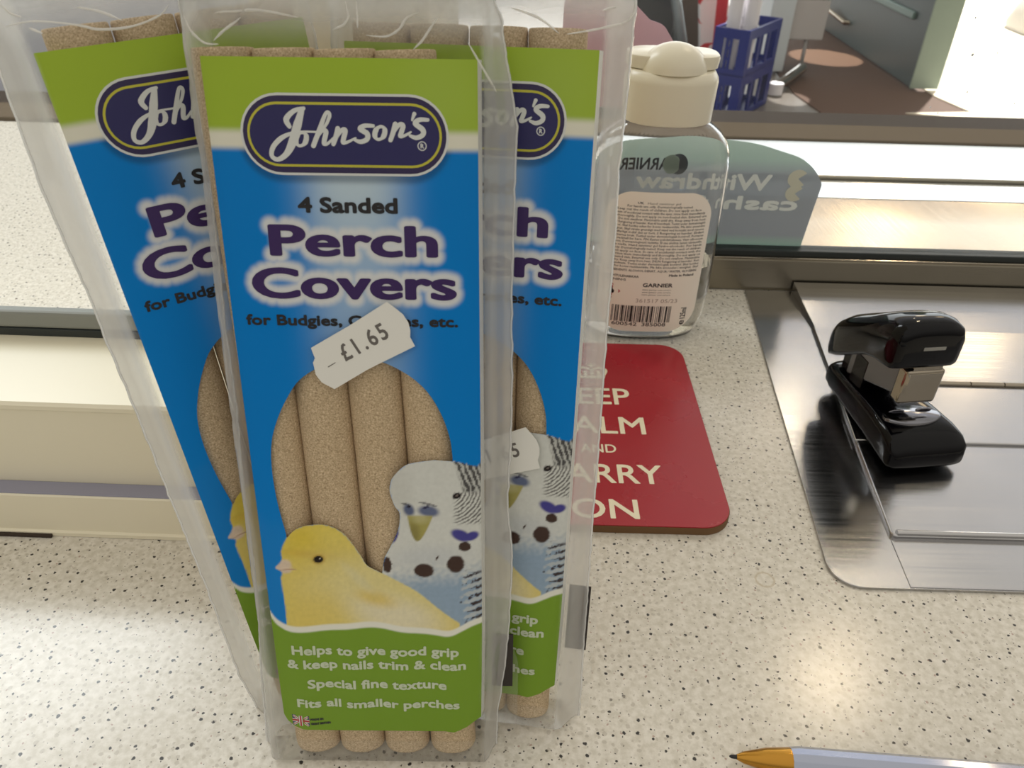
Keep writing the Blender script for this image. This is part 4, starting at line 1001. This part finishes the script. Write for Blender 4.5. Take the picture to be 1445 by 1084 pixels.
packet((-0.0337, 0.1186, 0.0089, 0.2457, 0.0107), 'front packet of four sanded perch covers, its price sticker fully in view', BAGL, BAGR, 1.3,
       [(-18.5, -24.6), (-5.9, -12.2), (6.8, .2), (19.8, 12.5)], 182.4, stick=((0, 0), 0.0), strip=(30.6, 36.4, 18.7, 36.2), flap=(37.9, 38),
       fold_glints=[[(-29.6, 186.4), (-28.0, 183.5), (-25.5, 181.5), (-22.8, 181.3)], [(1.6, 189.5), (2.3, 186.7), (1.6, 185.2), (-0.6, 184.2)], [(3.7, 189.5), (4.1, 186.8), (4.2, 184.5)], [(5.8, 183.3), (9.7, 183.1), (12.1, 184.4), (13.7, 186.6), (16.0, 187.5)], [(20.0, 187.0), (18.1, 184.4), (16.7, 182.4), (15.0, 180.8)], [(-18.6, 186.2), (-21.6, 183.9), (-23.8, 181.9)], [(25.6, 182.3), (29.7, 175.8), (31.2, 173.2)], [(-23.7, 186.9), (-15.4, 187.5), (-7.3, 186.3)]])
packet((-0.0135, 0.1327, -0.1297, 0.2395, 0.0169), 'rear right packet of perch covers, half hidden behind the front packet, beside the coaster', [(-32, 190), (-31, 100), (-32, 0)], RBAGR, 4.1,
       [(-17.6, -20.6), (-5.0, -7.6), (7.6, 5.4), (20.1, 18.2)], 184.6, stick=((7.6, -37.7), -.16), strip=(29.8, 35.8, 22.0, 43.5), flap=(38.1, 62),
       fold_glints=[[(33.9, 188.5), (33.6, 186.4), (31.6, 184.5), (26.2, 183.0), (20.5, 181.9)], [(8.5, 186.7), (14.4, 184.9), (19.0, 182.0)], [(30.2, 187.6), (27.4, 186.7)]])
packet((-0.0443, 0.1471, 0.5845, 0.2135, 0.0436), 'rear left packet of perch covers turned aside, leaning by the cream window frame', LBAGL, [(31, 190), (31, 100), (32, 0)], 7.7,
       [(-18.4, -18.2), (-5.6, -5.2), (7.2, 7.8), (19.8, 20.8)], 184.6,
       fold_glints=[[(-30.7, 184.3), (-25.1, 184.6), (-18.1, 183.0), (-14.6, 181.8), (-8.6, 181.6), (-2.6, 183.0), (-0.1, 184.8)], [(-17.2, 186.2), (-13.5, 185.0), (-9.9, 182.8)], [(-29.8, 188.3), (-28.8, 186.5), (-27.2, 185.6)], [(-24.7, 182.3), (-26.7, 183.6)]])

# ------------------------------------------------------------------ beyond the glass
def crate(name, loc, rz, lx, ly, h, label):
    t = empty(name, loc, rz); tag(t, label, 'crate', 'blue crates in the shop')
    bm = bmesh.new(); th = .012
    for z0, z1 in ((h - .045, h), (0, .03)):
        add_box(bm, (0, 0, z0), (lx, th, z1)); add_box(bm, (0, ly - th, z0), (lx, ly, z1)); add_box(bm, (0, th, z0), (th, ly - th, z1)); add_box(bm, (lx - th, th, z0), (lx, ly - th, z1))
    add_box(bm, (0, 0, 0), (lx, ly, .008)); 
    for x in (0, lx * .36, lx * .47, lx - .05):
        w = .05 if x in (0, lx - .05) else .014
        add_box(bm, (x, 0.001, .03), (x + w, th - .001, h - .045)); add_box(bm, (x, ly - th + .001, .03), (x + w, ly - .001, h - .045))
    for z in (.07, .12, .16): add_box(bm, (lx * .40, .002, z), (lx * .48, th - .002, z + .014))
    for y in (0, ly * .33, ly * .62, ly - .05):
        w = .05 if y in (0, ly - .05) else .03
        add_box(bm, (0.001, y, .03), (th - .001, y + w, h - .045)); add_box(bm, (lx - th + .001, y, .03), (lx - .001, y + w, h - .045))
    from_bm('basket', bm, M['blue'], t); return t
az = math.radians(118)
# local x runs along the left face (from near corner), local y along the right face
def crate_at(h0, label):
    t = crate('crate', (1.094, 4.028, h0), 0, .18, .45, .215, label)
    a = math.atan2(.374, .256)
    t.rotation_euler = (0, 0, a - PI / 2); t.location = (1.094 - .18 * math.cos(a - PI / 2), 4.028 - .18 * math.sin(a - PI / 2), h0); return t
crate_at(-.9498, 'lower blue plastic crate on the shop floor under another crate')
cr2 = crate_at(-.7345, 'upper blue plastic crate stacked on top, holding white papers')
a = math.atan2(.374, .256) - PI / 2
def in_crate(x, y, z): return (cr2.location.x + x * math.cos(a) - y * math.sin(a), cr2.location.y + x * math.sin(a) + y * math.cos(a), z)
for k, (x, y, tilt, hgt) in enumerate(((.055, .09, .0, .40), (.128, .13, .0, .37), (.06, .20, .0, .33))):
    p = in_crate(x, y, -.7262); o = empty('rolled_paper', p, a)
    tag(o, ('leftmost tall white paper roll standing in the upper blue crate', 'middle white paper roll standing in the upper blue crate', 'shortest white paper roll in the upper blue crate')[k], 'paper roll', 'paper rolls in the crate')
    bm = bmesh.new(); add_rings(bm, [[(.034 * math.cos(t) + tilt * z * .6, .034 * math.sin(t) - .00 * z, z) for t in np.linspace(0, 2 * PI, 17)[:-1]] for z in (0, hgt * .5, hgt)]); from_bm('roll', bm, M['paper'], o)
def slab(name, pts_floor, z0, z1, th, m, label, cat):
    (xa, ya), (xb, yb) = pts_floor; d = Vector((xb - xa, yb - ya, 0)); L_ = d.length
    o = empty(name, (xa, ya, 0), math.atan2(d.y, d.x)); tag(o, label, cat)
    bm = bmesh.new(); add_box(bm, (0, 0, z0), (L_, th, z1), .002); from_bm('body', bm, m, o); return o
rk = empty('paper_rack', (0.90, 4.60, -.95)); tag(rk, 'grey rack with red and white papers left of the blue crates', 'rack')
bm = bmesh.new(); add_tube(bm, [(.06, 0, 0), (-.12, .02, .62)], .028, 8); add_tube(bm, [(.06, .30, 0), (-.12, .32, .62)], .028, 8); add_box(bm, (-.30, .0, .02), (.06, .30, .06)); from_bm('frame', bm, mat('grey metal', (120, 128, 132), .4, .3), rk)
bm = bmesh.new(); add_box(bm, (-.34, .1, .06), (-.06, .28, .55), .004); from_bm('dark_shelf', bm, mat('dark grey panel', (62, 64, 68), .5), rk)
def papers():
    m = mat('red and white print', (228, 226, 226), .6); t = m.node_tree; b = t.nodes['Principled BSDF']
    g = N(t, 'ShaderNodeTexCoord'); n = N(t, 'ShaderNodeTexNoise'); n.inputs['Scale'].default_value = 9; link(t, g.outputs['Object'], n.inputs['Vector'])
    k = math_node(t, 'GREATER_THAN', n.outputs['Fac'], .58); mx = N(t, 'ShaderNodeMix', data_type='RGBA'); link(t, k, mx.inputs[0]); mx.inputs[6].default_value = (*lin((228, 226, 226)), 1); mx.inputs[7].default_value = (*lin((196, 50, 60)), 1)
    link(t, mx.outputs[2], b.inputs['Base Color']); return m
o = empty('newspaper', (1.085, 4.62, -.95)); tag(o, 'white and red newspaper standing upright beside the grey rack', 'newspaper')
bm = bmesh.new(); add_box(bm, (-.06, 0, 0), (.10, .05, .62), .01)
for v in bm.verts: v.co.x -= .10 * (v.co.z / .62)
from_bm('sheets', bm, papers(), o)
o = empty('red_folder', (1.075, 4.46, -.95)); tag(o, 'slim red folder standing against the left side of the crates', 'folder')
bm = bmesh.new(); add_box(bm, (-.035, 0, 0), (.02, .03, .62), .004)
for v in bm.verts: v.co.x -= .035 * (v.co.z / .62)
from_bm('cover', bm, M['redpaper'], o)
o = empty('backboard', (1.06, 5.0, -.95)); tag(o, 'dark brown panel standing behind the red folder', 'panel')
bm = bmesh.new(); add_box(bm, (-.25, 0, 0), (.12, .04, .75), .004); from_bm('board', bm, mat('dark brown board', (84, 70, 62), .6), o)
wb = empty('white_cabinet', (1.63, 5.05, -.95)); tag(wb, 'white boxes stacked on a stand right of the blue crates', 'boxes')
bm = bmesh.new(); add_box(bm, (-.16, .0, .02), (-.02, .25, .70), .006); from_bm('tall_box', bm, mat('translucent white plastic', (200, 208, 212), .4), wb)
bm = bmesh.new(); add_box(bm, (-.02, .03, .20), (.19, .30, .42), .006); add_box(bm, (.0, .03, .425), (.20, .30, .66), .006); from_bm('small_boxes', bm, mat('off white card', (186, 182, 180), .6), wb)
lm = mat('grey plastic', (150, 146, 144), .4)
for lx_, ly_ in ((.10, .05), (.02, .28)):
    bm = bmesh.new(); add_tube(bm, [(lx_, ly_, 0), (lx_, ly_, .2)], .012, 8); from_bm('leg', bm, lm, wb)
ft = empty('chrome_foot', (1.46, 4.62, -.945)); tag(ft, 'chrome rod foot lying on the floor at the right of the crates', 'foot')
bm = bmesh.new(); add_tube(bm, [(0, 0, .03), (.26, .42, .04)], .032, 12); from_bm('rod', bm, M['chrome'], ft, 60)
bm = bmesh.new(); add_tube(bm, [(-.02, -.03, .0), (-.02, -.03, .06)], .045, 14); from_bm('end_plug', bm, M['paper'], ft, 60)

d1 = empty('door_1', (2.274, 4.729, -.93)); d1['kind'] = 'structure'
dl = Vector((2.31 - 2.274, 6.595 - 4.729, 0)); d1.rotation_euler = (0, 0, math.atan2(dl.y, dl.x))
L_ = dl.length
bm = bmesh.new(); add_box(bm, (.004, -.05, 0), (L_, .0, 2.05), .004); from_bm('leaf', bm, M['green_door'], d1)
bm = bmesh.new(); add_box(bm, (0, -.15, 0), (.012, .012, 2.05), .003); from_bm('leading_edge', bm, M['door_edge'], d1)
bm = bmesh.new(); add_box(bm, (.22, .0, .33), (L_ - .1, .02, .37), .006); from_bm('moulding', bm, mat('sage paint', (112, 136, 130), .4), d1)
bm = bmesh.new(); add_tube(bm, [(1.25, .0, .13), (1.25, .03, .13), (1.62, .05, .16)], .016, 8); from_bm('door_stop', bm, M['chrome'], d1, 60)
sg = empty('sign_base', (4.25, 6.55, -.938)); tag(sg, 'pale grey weighted base with a thin dark pole outside the doorway', 'sign base')
bm = bmesh.new(); add_rings(bm, [[(p[0] * s, p[1] * s, z) for p in sup(.42, .36, 4, 28)] for z, s in ((0, 1.0), (.05, 1.02), (.22, .9), (.34, .72), (.36, .62))]); from_bm('block', bm, mat('grey stone', (196, 192, 188), .8), sg)
bm = bmesh.new(); add_tube(bm, [(-.10, 0, .35), (-.06, .05, 1.6)], .022, 10); from_bm('pole', bm, mat('dark violet pole', (60, 54, 84), .4), sg)
# pale cabinet beyond the left window
o = box('wall_far', (-4.4, 3.3, -.95), (-0.9, 3.4, 1.5), mat('pale lilac wall', (206, 210, 226), .6)); o['kind'] = 'structure'
